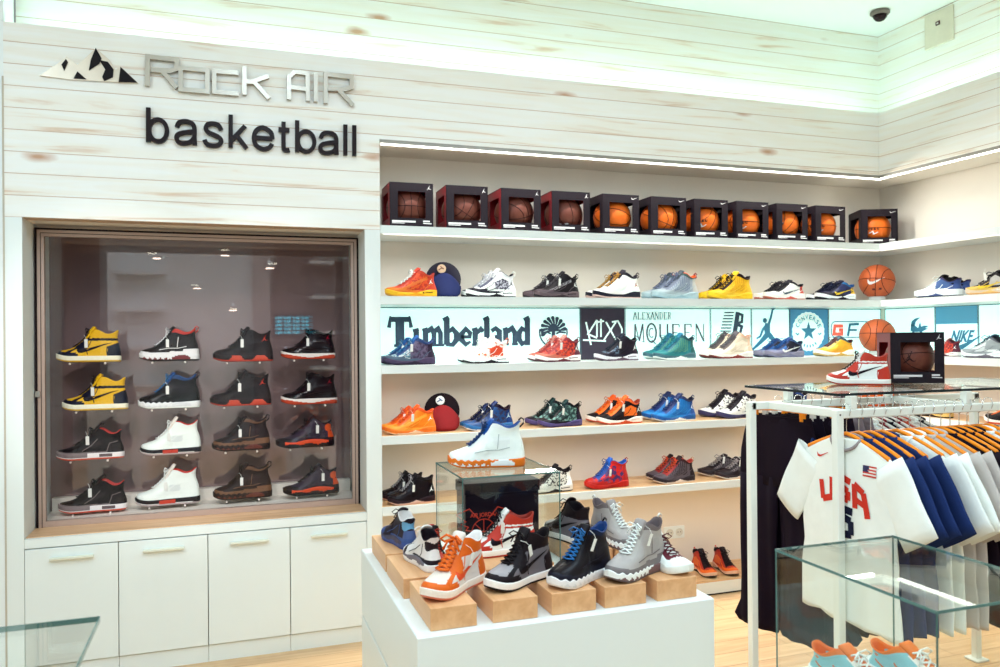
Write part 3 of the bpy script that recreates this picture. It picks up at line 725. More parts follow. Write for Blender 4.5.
def sole_paint(kind, X, f, z):
    if kind == 'cup': return 0
    if kind == 'nine':
        if .13 < X < .44 and z < .036-abs(X-.27)*.12: return 1
        if X > .46 and z < .012+.004*sin(X*70+2): return 1 if X < .95 else 0
        return 0
    if kind == 'five': return 1 if .36 < X < .62 and z < .026 else (0 if (z > .012 or X < .1) else 2)
    if kind == 'eleven': return 1 if z < .014+.006*sin(X*8+1) else 0
    if kind == 'thirteen': return 1 if z > .014+.008*abs(sin(X*11)) and .1 < X < .85 else 0
    if kind == 'four': return 1 if X > .5 and z > .010 else (2 if (X < .34 and .012 < z < .024 and X > .14) else 0)
    if kind == 'seven': return 1 if z > .008 and (abs(X-.2) < .16-.006*(z*1000)/2 or abs(X-.60) < .14-.0025*(z*1000)/1) else 0
    if kind == 'modern': return 1 if z < .009+.012*max(0, 1-abs(X-.42)/.16) else (2 if (.10 < X < .30 and .020 < z < .026) else 0)
    return 0
SWL = [(.13,.094),(.25,.082),(.40,.064),(.50,.052),(.585,.045),(.64,.046),(.665,.058)]
SWU = [(.13,.095),(.25,.088),(.40,.075),(.49,.067),(.555,.063),(.60,.064),(.645,.074)]
def build_sneaker(st):
    """st: style dict; returns the root Empty of one sneaker built at the origin, heel at -x, toe at +x"""
    root = bpy.data.objects.new('sneaker', None); COL.objects.link(root)
    kind = st.get('shape', 'mid'); g = upper_grid(kind, st.get('cut', 0)); n = len(g)
    off = LS/2
    rings = [[(x-off, y, z) for x, y, z in r] for r in g]
    b = MB(); mats = list(st['up'])+[st['tg']]*(8-len(st['up']))
    outl = outline(.5)
    def fm(k, i):
        p = [rings[k][i], rings[k][(i+1) % NP], rings[k+1][(i+1) % NP], rings[k+1][i]]
        X = sum(q[0] for q in p)/4/LS+.5; Z = sum(q[2] for q in p)/4-spring(X); a = 2*pi*(i+.5)/NP
        if .5-.5*cos(a) > .955 and .43 < X < .735 and Z > .045 and k > 8: return 7
        return min(paint(st['paint'], X, Z, .5-.5*cos(a), sin(a)**1, (k+.5)/(n-1)), len(st['up'])-1)
    b.loft(rings, mi=0, fmi=fm)
    up = b.build('upper', mats, root, True)
    bv = BVHTree.FromPolygons([Vector(v) for v in b.v], b.f)
    # lining
    top = rings[-1]; cx = sum(p[0] for p in top)/NP; lz = sum(p[2] for p in top)/NP
    def sc(r, k, dz, kk=1.): return [(cx+(x-cx)*k, y*k*kk, z+dz) for x, y, z in r]
    b = MB(); b.loft([top, sc(top, .975, .0035), sc(top, .93, .003), sc(top, .88, -.008), sc(top, .84, -.03), [(x, y, lz-.055) for x, y, z in sc(top, .78, 0)]], False, True)
    b.build('lining', st['lining'], root, True)
    # sole
    sk = st.get('sole', 'modern'); ol = outline(0, 128); b = MB()
    lv = [(0, .93), (.002, .985), (.0075, 1.005), (.0076, 1.02), (.15, 1.03), (.3, 1.035), (.45, 1.037), (.6, 1.034), (.8, 1.028), ('t', 1.015), ('t', .93)]
    rs = []
    for z, k in lv:
        r = []
        for ux, uy, a in ol:
            X = -.012+1.020*ux; T = sole_top(sk, X)
            if z == 't': zz = T
            elif z > .1: zz = .0076+(T-.0076)*z
            else: zz = z
            r.append(((X-.5)*LS*(1 if k > .99 else (.985 if k > .95 else .97)), uy*HW*k*1.0, zz+spring(X)))
        rs.append(r)
    def fs2(k, i):
        X = (rs[k+3][i][0])/LS+.5; z = (rs[k+3][i][2]+rs[k+4][i][2])/2-spring(X)
        return min(sole_paint(sk, X, k/7, z), len(st['mid'])-1)
    b.loft(rs[3:], False, True, fmi=fs2); b.build('midsole', st['mid'], root, True)
    b = MB(); b.loft(rs[:4], True, False); b.build('outsole', st['out'], root)
    # tongue
    rid = [(r[NP//2][0], r[NP//2][2]) for r in rings]
    pts = rid[int(n*.74):]
    ext = st.get('tongue', .020); p_, q_ = pts[-4], pts[-1]; d = math.hypot(q_[0]-p_[0], q_[1]-p_[1]); ux, uz = (q_[0]-p_[0])/d, (q_[1]-p_[1])/d
    lean = st.get('lean', 0.)
    path = [(x-.003+.007*i/len(pts), z-.006+.0065*i/len(pts)) for i, (x, z) in enumerate(pts)][::3]+[(q_[0]+ux*ext*k+lean*k*ext, q_[1]+uz*ext*k) for k in (.35, .7, 1.)]
    b = MB(); trs = []
    for i, (x, z) in enumerate(path):
        wv = .021+.004*i/len(path); th = .006 if i < len(path)-1 else .003
        if i == len(path)-1: wv *= .8
        nx, nz = .8, .6
        sec = []
        for s in (-1, -.6, 0, .6, 1): sec.append((x+nx*th*(1-.9*abs(s)**2)-.006*s*s, s*wv, z+nz*th*(1-.9*abs(s)**2)-.004*s*s))
        for s in (1, .5, 0, -.5, -1): sec.append((x-nx*th*.4-.008*s*s-.001, s*wv*.96, z-nz*th*.4-.005*s*s))
        trs.append(sec)
    b.loft(trs, True, True); b.build('tongue', st['tg'], root, True)
    # laces
    b = MB(); lr = st.get('lace_r', .0024); prev = None; rows = [k for k in range(n) if .38 < rings[k][NP//2][0]/LS+.5 < .745 and k < n-3]
    step = max(1, round(len(rows)/6.5)); rows = rows[::step]; dj = st.get('dj', 7)
    for k in rows:
        F = Vector(rings[k][NP//2]); Lp = Vector(rings[k][NP//2-dj]); Rp = Vector(rings[k][NP//2+dj])
        up_ = Vector((.55, 0, .83)).normalized()*(.0035+lr)
        cur = (Lp+up_*.7+Vector((.004, 0, 0)), F+up_*1.1, Rp+up_*.7+Vector((.004, 0, 0)))
        if prev:
            b.tube([prev[0], (prev[0]+cur[2])/2+up_*.9+Vector((0, 0, .001)), cur[2]], lr, 6)
            b.tube([prev[2], (prev[2]+cur[0])/2+up_*.9, cur[0]], lr, 6)
        else: b.tube(cur, lr, 6)
        prev = cur
    if st.get('bow', True) and prev:
        c = (prev[0]+prev[2])/2+Vector((.006, 0, .004)); q = st.get('bow_s', 1.)
        for s in (-1, 1):
            b.tube([c, c+Vector((.014, s*.016, .010))*q, c+Vector((.016, s*.034, -.002))*q, c+Vector((.010, s*.026, -.010))*q, c], lr*.9, 6)
            b.tube([c, c+Vector((.014, s*.012, -.006))*q, c+Vector((.016, s*.026, -.028))*q], lr*.9, 6)
    b.build('laces', st['lace'], root, True)
    # logo on both sides
    lg = st.get('logo')
    def side(X, Z, s, o=.0012):
        x = (X-.5)*LS; z = Z+spring(X); h = bv.ray_cast(Vector((x, s*.2, z)), Vector((0, -s, 0)))
        return (x, h[0].y+s*o, z) if h[0] is not None else (x, s*.03, z)
    if lg:
        b = MB(); kindl, lm = lg
        for s in (1, -1):
            if kindl == 'swoosh':
                hsc = {'low': .70, 'mid': .88}.get(kind, 1.)
                A = []; B_ = []
                for arr, out in ((SWL, A), (SWU, B_)):
                    for i in range(len(arr)-1):
                        for q in range(3):
                            u = q/3; out.append((arr[i][0]+(arr[i+1][0]-arr[i][0])*u, (arr[i][1]+(arr[i+1][1]-arr[i][1])*u)*hsc))
                    out.append((arr[-1][0], arr[-1][1]*hsc))
                vs = []
                for p, q in zip(A, B_):
                    for f in (0, .5, 1): vs.append(side(p[0]+(q[0]-p[0])*f, p[1]+(q[1]-p[1])*f, s))
                fs = []
                for i in range(len(A)-1):
                    for j in (0, 1): fs.append((i*3+j, i*3+j+1, i*3+j+4, i*3+j+3))
                b.add(vs, fs)
            else:
                X0, Z0, hh = st.get('jpos', (.11, .062, .034))
                jumpman(b, lambda u, v, d, s=s: side(u/LS, v, s, .0008+d), X0*LS, Z0, hh, .0006, fl=-1)
        b.build('logo', lm, root)
    lines = {'aj1': [[(.50, .036), (.52, .062), (.47, .088), (.44, .112)], [(.80, .040), (.79, .058)], [(.20, .034), (.21, .060), (.17, .078)]],
             'five': [[(.62, .045), (.50, .068), (.36, .100)], [(.24, .040), (.22, .085), (.10, .115)]],
             'eleven': [[(.70, .058), (.50, .058), (.30, .062), (.10, .060)]],
             'nine': [[(.66, .058), (.50, .066), (.34, .066), (.20, .075)], [(.36, .070), (.34, .125)]],
             'thirteen': [[(.62, .050), (.44, .075), (.30, .100)], [(.30, .050), (.24, .070), (.22, .110)]],
             'four': [[(.60, .045), (.46, .075), (.38, .105)], [(.24, .040), (.20, .080), (.08, .090)]],
             'seven': [[(.55, .045), (.40, .070), (.26, .110)], [(.75, .045), (.62, .060)]]}.get(st['paint'],
             [[(.80, .036), (.66, .052), (.55, .070), (.47, .092)], [(.66, .034), (.50, .048), (.36, .070), (.30, .096)], [(.27, .042), (.20, .064), (.10, .082)]])
    for s in (1, -1):
        b = MB()
        for ln_ in lines:
            q = []
            for (u0, v0), (u1, v1) in zip(ln_[:-1], ln_[1:]): q += [(u0+(u1-u0)*k/4, v0+(v1-v0)*k/4) for k in range(4)]
            q.append(ln_[-1]); hs = {'low': .70, 'mid': .92}.get(kind, 1.)
            stroke(b, [(u*LS, v*hs) for u, v in q], st.get('ov_w', .0032), lambda u, v, d, s=s: side(u/LS, v, s, .0003+d), .0009)
        b.build('overlay', st.get('ov', mats[1 if mats[1] is not mats[0] else 3]), root)
    if st.get('pull'):
        p = Vector(top[0]); b = MB()
        b.tube([p+Vector((.004, 0, -.022)), p+Vector((-.010, 0, -.008)), p+Vector((-.012, 0, .008)), p+Vector((-.002, 0, .014)), p+Vector((.008, 0, .004))], .0032, 8)
        b.build('pull_tab', st['pull'], root, True)
    if st.get('strap'):
        b = MB(); rr_ = []
        for s in (-1, 1):
            pts = [side(X, .112+.06*(X-.3), s, .002) for X in (.14, .24, .34, .44, .5)]
            for i in range(len(pts)-1):
                a_, c_ = pts[i], pts[i+1]; b.add([a_, c_, (c_[0], c_[1]-s*.001, c_[2]+.014), (a_[0], a_[1]-s*.001, a_[2]+.014)], [(0, 1, 2, 3)])
        b.build('strap', st['strap'], root)
    return root
TAGM = mat('price_tag_white', (244, 244, 238), .6, 0, .0)
def add_tag(root, X=.50, z0=.072, tilt=0., h=.042, side=1):
    b = MB(); b.rbox(-.0075, .0075, -.0006, .0006, -h, 0, .0004); o = b.build('price_tag', TAGM, root)
    o.location = ((X-.5)*LS, side*.052, z0+h); o.rotation_euler = (R(-10*side), R(tilt), 0)
    b = MB(); b.tube([(0, 0, 0), (.004, -side*.01, .012), (.012, -side*.025, .018)], .0007, 5); b.build('string', TAGM, o)
    return o
def kids(o): return [c for c in bpy.data.objects if c.parent == o]
def copy_tree(o, parent=None):
    c = o.copy(); COL.objects.link(c)
    if parent: c.parent = parent
    for ch in CH.get(o.name, []) if o.name in CH else kids(o): copy_tree(ch, c)
    return c
CH = {}
_ST = {}
def style(key, shape='mid', paintk='modern', up=((40, 30, 40),)*7, mid=((230,)*3,)*3, out=(40, 30, 36), lining=(30, 24, 30), tg=(40, 30, 40), lace=(230, 230, 230), sole='modern', rough=.5, **k):
    def mm(c): return c if not isinstance(c, tuple) else C(*c, rough=rough)
    d = dict(shape=shape, paint=paintk, up=[mm(c) for c in up], mid=[C(*c, rough=.45) if isinstance(c, tuple) else c for c in mid], out=mm(out), lining=mm(lining), tg=mm(tg), lace=mm(lace), sole=sole)
    for q, v in k.items(): d[q] = v
    for q in ('pull', 'strap'):
        if q in d: d[q] = mm(d[q])
    if d.get('logo'): d['logo'] = (d['logo'][0], mm(d['logo'][1]))
    _ST[key] = [d, None]
def sneaker(key, toe, heel, label, group=None, tagp=None, flip=False):
    """place one sneaker with its toe tip and heel over two ground points"""
    d, src = _ST[key]
    if src is None: src = build_sneaker(d); _ST[key][1] = src; r = src
    else:
        r = src.copy(); COL.objects.link(r)
        for ch in kids(src):
            if ch.name.startswith('price_tag'): continue
            c = ch.copy(); COL.objects.link(c); c.parent = r
    toe, heel = Vector(toe), Vector(heel); v = toe-heel; ln = math.hypot(v.x, v.y); s = ln/(LS*1.01)
    r.location = ((toe+heel)/2); r.rotation_euler = (0, 0, math.atan2(v.y, v.x)); r.scale = (s, s*(-1 if flip else 1), s)
    tag(r, label, 'sneaker', group)
    if tagp is not None:
        if isinstance(tagp, dict): add_tag(r, **tagp)
        else: add_tag(r)
    return r
GREY = (150, 144, 144); BK = (30, 18, 26); WH = (240, 244, 238); OR = (244, 108, 22); RD = (206, 34, 24); NV = (28, 30, 62); BL = (16, 92, 168); YL = (248, 190, 10)
camo = lambda n, a, b_, s=60, lo=.45, hi=.55, r=.35: mix_mat(n, a, b_, s, lo, hi, r)
J = ('jump', WH)
# ---- shelf A styles
style('redyellow', 'mid', 'wave', [camo('c_ry', (214, 74, 30), (178, 44, 26)), (232, 120, 30), (210, 70, 30), (190, 50, 26), (204, 60, 30), (200, 60, 30), (224, 108, 40)], ((250, 190, 30), (240, 160, 20), (60, 20, 20)), (240, 170, 40), (150, 36, 24), (196, 50, 26), WH, logo=J, jpos=(.13, .07, .03))
style('whiteblack', 'mid', 'wedge', [WH, (60, 56, 70), WH, (90, 90, 110), (226, 226, 230), (226, 226, 226), camo('c_wb', (70, 64, 80), (200, 200, 210), 90)], (WH, (40, 32, 44), (40, 32, 44)), (36, 30, 40), (60, 56, 66), (226, 226, 226), (200, 200, 205), logo=('jump', BK), pull=WH)
style('blackgrey', 'mid', 'wave', [(34, 26, 34), (86, 70, 78), (40, 30, 38), (50, 42, 50), (28, 20, 28), (34, 26, 34), camo('c_bg', (150, 150, 150), (70, 60, 70), 120)], ((96, 78, 82), (70, 54, 60), (60, 44, 50)), (70, 54, 60), BK, (34, 26, 34), (90, 84, 90), logo=J, pull=(40, 30, 38))
style('whitenavy', 'mid', 'modern', [WH, (240, 236, 230), WH, (226, 220, 210), WH, (40, 36, 50), WH], ((44, 44, 62), (44, 40, 56), (40, 40, 56)), (230, 190, 180), (60, 56, 70), (66, 60, 76), (206, 150, 60), logo=('jump', (170, 90, 60)), pull=(60, 50, 60))
style('greyblue', 'mid', 'ribs', [(160, 170, 182), (176, 192, 196), (160, 166, 176), (110, 120, 140), (196, 196, 190), (60, 90, 90), (120, 134, 156)], ((176, 200, 206), (150, 180, 190), (170, 190, 200)), (160, 190, 200), (236, 90, 30), (70, 80, 90), (110, 120, 150), pull=(160, 40, 40), tongue=.018)
style('yellow', 'mid', 'ribs', [YL, (250, 200, 40), YL, (60, 30, 20), (250, 200, 40), (50, 20, 20), (226, 160, 10)], ((250, 204, 30), (240, 180, 20), (246, 190, 20)), (240, 190, 40), (40, 20, 20), (250, 196, 20), (50, 24, 20), tongue=.018)
style('whitered', 'low', 'wedge', [(238, 236, 228), (236, 232, 224), WH, (60, 56, 66), (214, 74, 54), (50, 46, 60), WH], ((236, 232, 226), (214, 70, 60), (230, 230, 226)), (200, 110, 90), (40, 36, 46), (52, 48, 60), (60, 56, 66), logo=('swoosh', (70, 90, 110)))
style('navyyellow', 'low', 'fade', [(34, 44, 92), (40, 36, 60), (34, 40, 80), (30, 36, 70), (240, 196, 50), (30, 110, 170), (44, 46, 84)], ((232, 236, 236), (44, 36, 56), (200, 220, 220)), (50, 44, 60), (20, 70, 130), (26, 32, 70), (30, 36, 70), logo=('swoosh', (250, 214, 50)))
style('whiteblue', 'low', 'wedge', [WH, (226, 236, 236), WH, (210, 220, 226), (60, 84, 150), (50, 44, 96), (66, 100, 160)], ((230, 236, 236), (56, 76, 130), (220, 228, 232)), (40, 50, 80), BK, BK, WH)
style('greyyellow', 'low', 'wedge', [(70, 60, 60), (230, 190, 90), (80, 70, 70), (50, 42, 46), (190, 184, 180), (40, 32, 38), (200, 196, 190)], ((226, 200, 170), (240, 190, 110), (230, 220, 210)), (220, 160, 90), BK, (40, 34, 40), (50, 44, 50), logo=('swoosh', (250, 210, 40)))
# ---- shelf B
style('tealpurple', 'mid', 'fade', [camo('c_tp', (96, 84, 108), (60, 44, 70)), (70, 90, 110), (40, 90, 120), (30, 60, 110), (60, 40, 70), (30, 60, 110), camo('c_tp2', (190, 196, 196), (70, 120, 140), 90)], ((70, 54, 84), (60, 44, 74), (80, 60, 90)), (60, 44, 74), (24, 50, 110), (20, 80, 150), (30, 110, 160), logo=None, pull=(30, 70, 130))
style('whiteorange', 'mid', 'wedge', [camo('c_wo', (238, 232, 226), (226, 110, 60), 60, .52, .58), WH, WH, (226, 210, 200), (236, 226, 220), WH, (226, 70, 34)], (WH, (40, 30, 42), (40, 30, 42)), (50, 36, 46), (230, 220, 214), (236, 230, 226), WH, logo=J, pull=(226, 120, 90))
style('maroonred', 'mid', 'modern', [camo('c_mr', (214, 70, 44), (120, 30, 44), 70), (200, 110, 90), (220, 90, 60), (150, 40, 44), (90, 30, 50), (140, 40, 50), (200, 80, 60)], ((236, 226, 220), (100, 30, 44), (90, 30, 40)), (90, 30, 44), (90, 24, 40), (214, 140, 130), (200, 70, 60), logo=J, pull=(110, 30, 40))
style('blackpurple', 'mid', 'fade', [(40, 30, 48), (50, 44, 66), (30, 36, 50), (44, 40, 56), (60, 40, 60), (40, 34, 50), camo('c_bp', (30, 30, 44), (90, 110, 130), 90)], ((220, 216, 220), (96, 70, 86), (90, 66, 80)), (96, 70, 86), BK, (34, 44, 66), (50, 60, 80), logo=J, pull=(40, 70, 90))
style('teal', 'mid', 'ribs', [(26, 120, 128), (30, 130, 132), (26, 110, 122), (24, 100, 120), (24, 90, 90), (24, 80, 90), (90, 150, 120)], ((70, 110, 120), WH, (60, 100, 110)), WH, (20, 60, 70), (20, 110, 140), (40, 140, 150), pull=(20, 100, 120))
style('cream', 'mid', 'wedge', [(232, 214, 188), (240, 226, 204), (226, 210, 190), (90, 80, 80), (236, 200, 170), (230, 190, 160), (236, 222, 200)], ((240, 232, 222), (150, 60, 50), (236, 226, 216)), (130, 44, 40), (190, 150, 130), (90, 84, 90), (100, 96, 100), tongue=.012)
style('navyswoosh', 'low', 'fade', [(40, 44, 66), (130, 130, 160), (40, 60, 100), (30, 50, 96), (36, 60, 100), (40, 80, 130), (20, 90, 160)], ((140, 136, 156), (110, 110, 140), (130, 130, 150)), (110, 110, 140), (24, 40, 80), (20, 60, 120), (30, 90, 160), logo=('swoosh', WH))
style('amber', 'low', 'modern', [(250, 186, 40), (244, 170, 30), (250, 190, 50), (250, 210, 120), (240, 180, 60), (40, 90, 100), (250, 190, 60)], ((238, 238, 226), (226, 170, 60), (240, 240, 230)), (214, 180, 110), (70, 30, 40), (60, 90, 100), (110, 60, 60))
style('greywhite', 'low', 'wedge', [(214, 222, 222), (150, 160, 164), (220, 226, 226), (160, 168, 172), (120, 128, 140), (90, 96, 110), (160, 170, 174)], ((220, 226, 226), (110, 104, 116), (200, 206, 208)), (90, 84, 96), (50, 54, 66), (60, 96, 120), (70, 90, 110))
# ---- shelf C
style('orange', 'mid', 'wave', [(250, 130, 26), (252, 158, 50), (246, 120, 24), (226, 84, 20), (248, 124, 26), (232, 84, 20), (252, 166, 56)], ((244, 120, 26), (250, 214, 180), (240, 110, 24)), (250, 210, 170), (220, 80, 30), (232, 84, 20), (226, 84, 20), logo=J, jpos=(.12, .072, .03), rough=.3)
style('bluemetal', 'mid', 'modern', [camo('c_bm', (24, 66, 120), (44, 40, 66), 60), (60, 90, 140), (30, 84, 150), (30, 36, 66), (20, 50, 110), (44, 28, 50), (70, 130, 180)], ((44, 110, 170), (236, 230, 230), (40, 90, 150)), (236, 230, 230), (50, 26, 44), (24, 40, 90), (34, 40, 70), logo=('jump', (180, 210, 220)), rough=.25)
style('greenblack', 'mid', 'modern', [camo('c_gb', (40, 60, 60), (120, 160, 150), 60, .5, .6), (50, 44, 56), (30, 56, 54), (34, 40, 44), (44, 34, 60), (34, 34, 40), (30, 60, 56)], ((84, 72, 124), (70, 60, 110), (64, 56, 104)), (60, 50, 96), BK, (26, 70, 70), (40, 60, 60), logo=None, pull=(30, 28, 40), rough=.25)
style('blackorange', 'mid', 'wedge', [(40, 22, 28), (34, 22, 28), (60, 30, 30), OR, (40, 20, 26), (232, 96, 30), OR], ((240, 226, 214), (224, 84, 40), (232, 200, 190)), (222, 80, 40), (150, 50, 30), (236, 92, 24), OR, logo=J, cut=.004)
style('royal', 'mid', 'ribs', [(18, 100, 176), (24, 130, 200), (20, 90, 160), (20, 40, 100), (20, 70, 140), (24, 40, 90), (24, 120, 190)], ((24, 90, 160), (234, 236, 236), (30, 80, 150)), (228, 232, 234), NV, (20, 36, 84), (24, 50, 110), logo=J, pull=(20, 40, 90))
style('whitecamo', 'mid', 'modern', [camo('c_wc', (230, 230, 222), (50, 40, 56), 70, .52, .56), (226, 222, 214), WH, (40, 30, 46), (226, 226, 226), (60, 50, 70), WH], ((60, 56, 96), (50, 46, 80), (56, 50, 90)), (60, 56, 90), BK, (36, 28, 40), (60, 50, 60))
style('bluedark', 'mid', 'fade', [(40, 34, 50), (50, 60, 90), (30, 80, 130), (40, 40, 60), (24, 80, 140), (20, 60, 120), (24, 110, 170)], ((230, 230, 230), BK, BK), BK, BK, (26, 40, 80), (40, 60, 100))
style('yellowblack', 'low', 'wedge', [(240, 180, 50), (250, 200, 90), (240, 190, 60), (50, 30, 30), (60, 36, 30), (60, 40, 36), (60, 40, 36)], ((240, 200, 120), BK, BK), BK, BK, (50, 34, 34), (244, 200, 80))
# ---- shelf D
style('blackred', 'high', 'modern', [(32, 20, 28), (40, 26, 34), (30, 20, 28), (36, 26, 34), (28, 18, 26), (24, 16, 24), (40, 30, 36)], ((60, 30, 40), (240, 200, 180), (54, 28, 36)), (244, 190, 170), BK, (28, 18, 26), (150, 146, 150), logo=J, rough=.25, jpos=(.10, .062, .034))
style('whitezebra', 'mid', 'modern', [camo('c_wz', (226, 224, 214), (50, 40, 46), 90, .5, .53), (220, 216, 206), WH, (60, 50, 56), WH, BK, WH], ((226, 220, 210), (60, 50, 54), (50, 40, 44)), (60, 50, 54), BK, BK, BK, pull=BK)
style('redblue', 'high', 'modern', [camo('c_rb', (206, 34, 26), (70, 50, 100), 50), (196, 30, 22), (170, 140, 170), (30, 70, 150), (190, 30, 26), (190, 30, 26), (20, 90, 180)], ((206, 32, 22), (180, 24, 20), (190, 28, 20)), (190, 26, 20), (30, 80, 170), (20, 90, 190), (24, 70, 150), pull=(170, 24, 24))
style('charcoalred', 'mid', 'ribs', [(92, 80, 88), (84, 72, 80), (80, 60, 66), (150, 30, 30), (44, 30, 38), (70, 30, 34), (70, 58, 66)], ((70, 58, 64), (236, 220, 210), (50, 40, 48)), (230, 214, 204), (170, 60, 50), (60, 40, 46), (220, 70, 30), pull=(190, 150, 120))
style('charcoal', 'low', 'ribs', [(64, 50, 58), (50, 38, 46), (64, 54, 60), (50, 40, 48), (50, 40, 46), (50, 40, 48), (110, 100, 104)], ((80, 66, 72), (232, 222, 214), (220, 210, 206)), (230, 220, 212), (70, 56, 60), (70, 56, 62), (160, 150, 150))
style('ember', 'mid', 'wedge', [(190, 52, 34), (248, 110, 30), (232, 100, 40), (50, 20, 30), (190, 50, 34), (170, 40, 34), (240, 110, 50)], ((236, 190, 160), (70, 40, 50), (230, 150, 110)), (60, 50, 66), (40, 20, 28), (40, 20, 30), (44, 20, 28), pull=(226, 60, 40))
# ---- display window
AJ = dict(shape='high', paintk='aj1', sole='cup')
style('aj_yellow', up=[YL, NV, YL, NV, NV, YL, (44, 24, 34)], mid=((246, 240, 214),), out=(238, 190, 60), lining=YL, tg=YL, lace=(30, 20, 30), logo=('swoosh', (38, 24, 34)), **AJ)
style('nine_red', 'boot', 'nine', [(38, 22, 30), (226, 222, 220), (40, 24, 30), (30, 16, 24), (214, 214, 210), (190, 40, 30), (36, 20, 28)], ((226, 224, 222), (120, 30, 34)), (60, 30, 36), (214, 50, 34), (40, 24, 30), (226, 222, 222), sole='nine', pull=(206, 50, 36))
style('nine_blue', 'boot', 'nine', [(32, 20, 32), (30, 20, 30), (40, 30, 44), (30, 40, 60), BK, (24, 60, 110), (44, 30, 44)], ((232, 232, 230), (220, 220, 220)), WH, (24, 70, 130), (24, 70, 130), (30, 120, 180), sole='nine', pull=(30, 20, 34), rough=.3)
style('seven', 'high', 'seven', [(36, 18, 30), (50, 24, 34), (36, 18, 30), (34, 20, 28), (40, 20, 28), (32, 18, 28), BK], ((40, 20, 28), (206, 70, 46)), (190, 56, 40), BK, (40, 20, 30), (36, 18, 28), sole='seven', logo=('jump', (220, 60, 40)), jpos=(.14, .10, .032))
style('eleven', 'high', 'eleven', [(34, 16, 28), (30, 14, 24), BK, BK, BK, (30, 16, 26), (44, 18, 34)], ((238, 226, 218), (206, 70, 40)), (200, 66, 40), BK, (34, 18, 28), (30, 18, 26), sole='eleven', logo=('jump', (170, 24, 50)), jpos=(.14, .105, .026), rough=.2, tongue=.008)
style('four', 'mid', 'four', [(32, 16, 26), (128, 112, 112), (32, 18, 28), (40, 26, 34), (38, 20, 28), (40, 24, 32), (60, 44, 52)], ((240, 232, 230), (140, 122, 122), (110, 90, 92)), (226, 80, 50), (190, 40, 34), (52, 30, 36), (30, 18, 26), sole='four', tongue=.03)
style('five', 'boot', 'five', [(240, 246, 238), WH, WH, (236, 242, 236), WH, (236, 240, 234), (220, 226, 222)], ((32, 26, 44), (214, 60, 40), (226, 220, 216)), (200, 180, 180), (206, 40, 30), (236, 226, 214), (240, 244, 240), sole='five', tongue=.032, rough=.35)
style('nine_olive', 'boot', 'nine', [(50, 32, 38), (116, 76, 50), (60, 40, 40), (44, 28, 34), (110, 70, 48), (104, 68, 48), (64, 42, 50)], ((58, 36, 36), (100, 40, 30)), (44, 26, 30), (60, 40, 44), (60, 40, 44), (40, 26, 34), sole='nine', pull=(40, 30, 40))
style('thirteen', 'mid', 'thirteen', [camo('c_13', (42, 30, 44), (62, 50, 66), 200), (36, 24, 36), BK, BK, (228, 80, 30), (40, 24, 36), (232, 90, 40)], ((36, 22, 34), (232, 74, 24)), (36, 22, 34), BK, (48, 34, 48), (36, 24, 36), sole='thirteen', rough=.45, tongue=.02)
# ---- podium
style('nine_white', 'boot', 'nine', [(240, 247, 240), (243, 248, 242), WH, (232, 238, 236), WH, (236, 242, 238), (236, 242, 238)], ((240, 236, 226), (240, 242, 240)), (246, 130, 40), (20, 76, 150), (20, 84, 168), (20, 56, 110), sole='nine', pull=(24, 30, 50), rough=.35, ov=C(198, 208, 206), lace_r=.0034, logo=('jump', NV), jpos=(.26, .010, .012))
_ST['nine_white'][0]['mid'] = [C(246, 124, 26), C(242, 244, 242)]
style('aj_orange', up=[(226, 214, 206), OR, (228, 214, 200), OR, OR, OR, OR], mid=((246, 232, 218),), out=(236, 130, 100), lining=(232, 226, 222), tg=(228, 216, 206), lace=OR, logo=('swoosh', (240, 80, 30)), lace_r=.0046, bow_s=1.2, **AJ)
style('aj_grey', up=[(118, 110, 116), (40, 26, 34), (170, 164, 166), (36, 22, 30), (50, 34, 42), (44, 30, 36), (40, 24, 32)], mid=((246, 240, 234),), out=(40, 26, 34), lining=BK, tg=(36, 22, 30), lace=(26, 14, 22), logo=('swoosh', (30, 16, 24)), **AJ)
style('aj_red', up=[WH, (204, 52, 32), (236, 230, 224), (204, 52, 32), (204, 52, 32), (204, 60, 40), WH], mid=((246, 240, 232),), out=(196, 60, 40), lining=(170, 50, 36), tg=(236, 232, 226), lace=(36, 18, 28), logo=('swoosh', (36, 22, 38)), **AJ)
style('aj_redblack', up=[(206, 50, 30), (44, 22, 30), (206, 50, 30), (44, 22, 30), (44, 22, 30), (44, 22, 30), (200, 50, 30)], mid=((230, 220, 214),), out=(190, 50, 34), lining=(190, 44, 30), tg=(40, 22, 30), lace=(206, 50, 30), logo=('swoosh', BK), **AJ)
style('nine_pod_black', 'boot', 'nine', [(32, 22, 32), (46, 44, 62), (60, 60, 76), (26, 24, 36), BK, (22, 40, 80), (38, 26, 38)], ((238, 232, 230), (220, 216, 216)), (236, 230, 226), (22, 60, 120), (34, 24, 34), (26, 110, 180), sole='nine', pull=BK, rough=.32)
style('nine_grey', 'boot', 'nine', [(186, 178, 174), (128, 120, 120), (206, 204, 200), (190, 184, 178), (176, 168, 164), (120, 108, 108), (178, 172, 168)], ((240, 240, 238), (120, 108, 110)), (110, 96, 98), (110, 96, 98), (166, 158, 154), (238, 242, 238), sole='nine', pull=(226, 226, 222))
_ST['nine_grey'][0]['mid'] = [C(240, 242, 238), C(130, 96, 96)]
style('thirteen_blue', 'mid', 'thirteen', [(56, 44, 60), (60, 84, 140), (70, 64, 84), BK, (70, 90, 140), (40, 30, 44), (110, 170, 210)], ((60, 84, 150), (70, 66, 90)), (44, 70, 150), (220, 214, 210), (60, 50, 64), BK, sole='thirteen', tongue=.02)
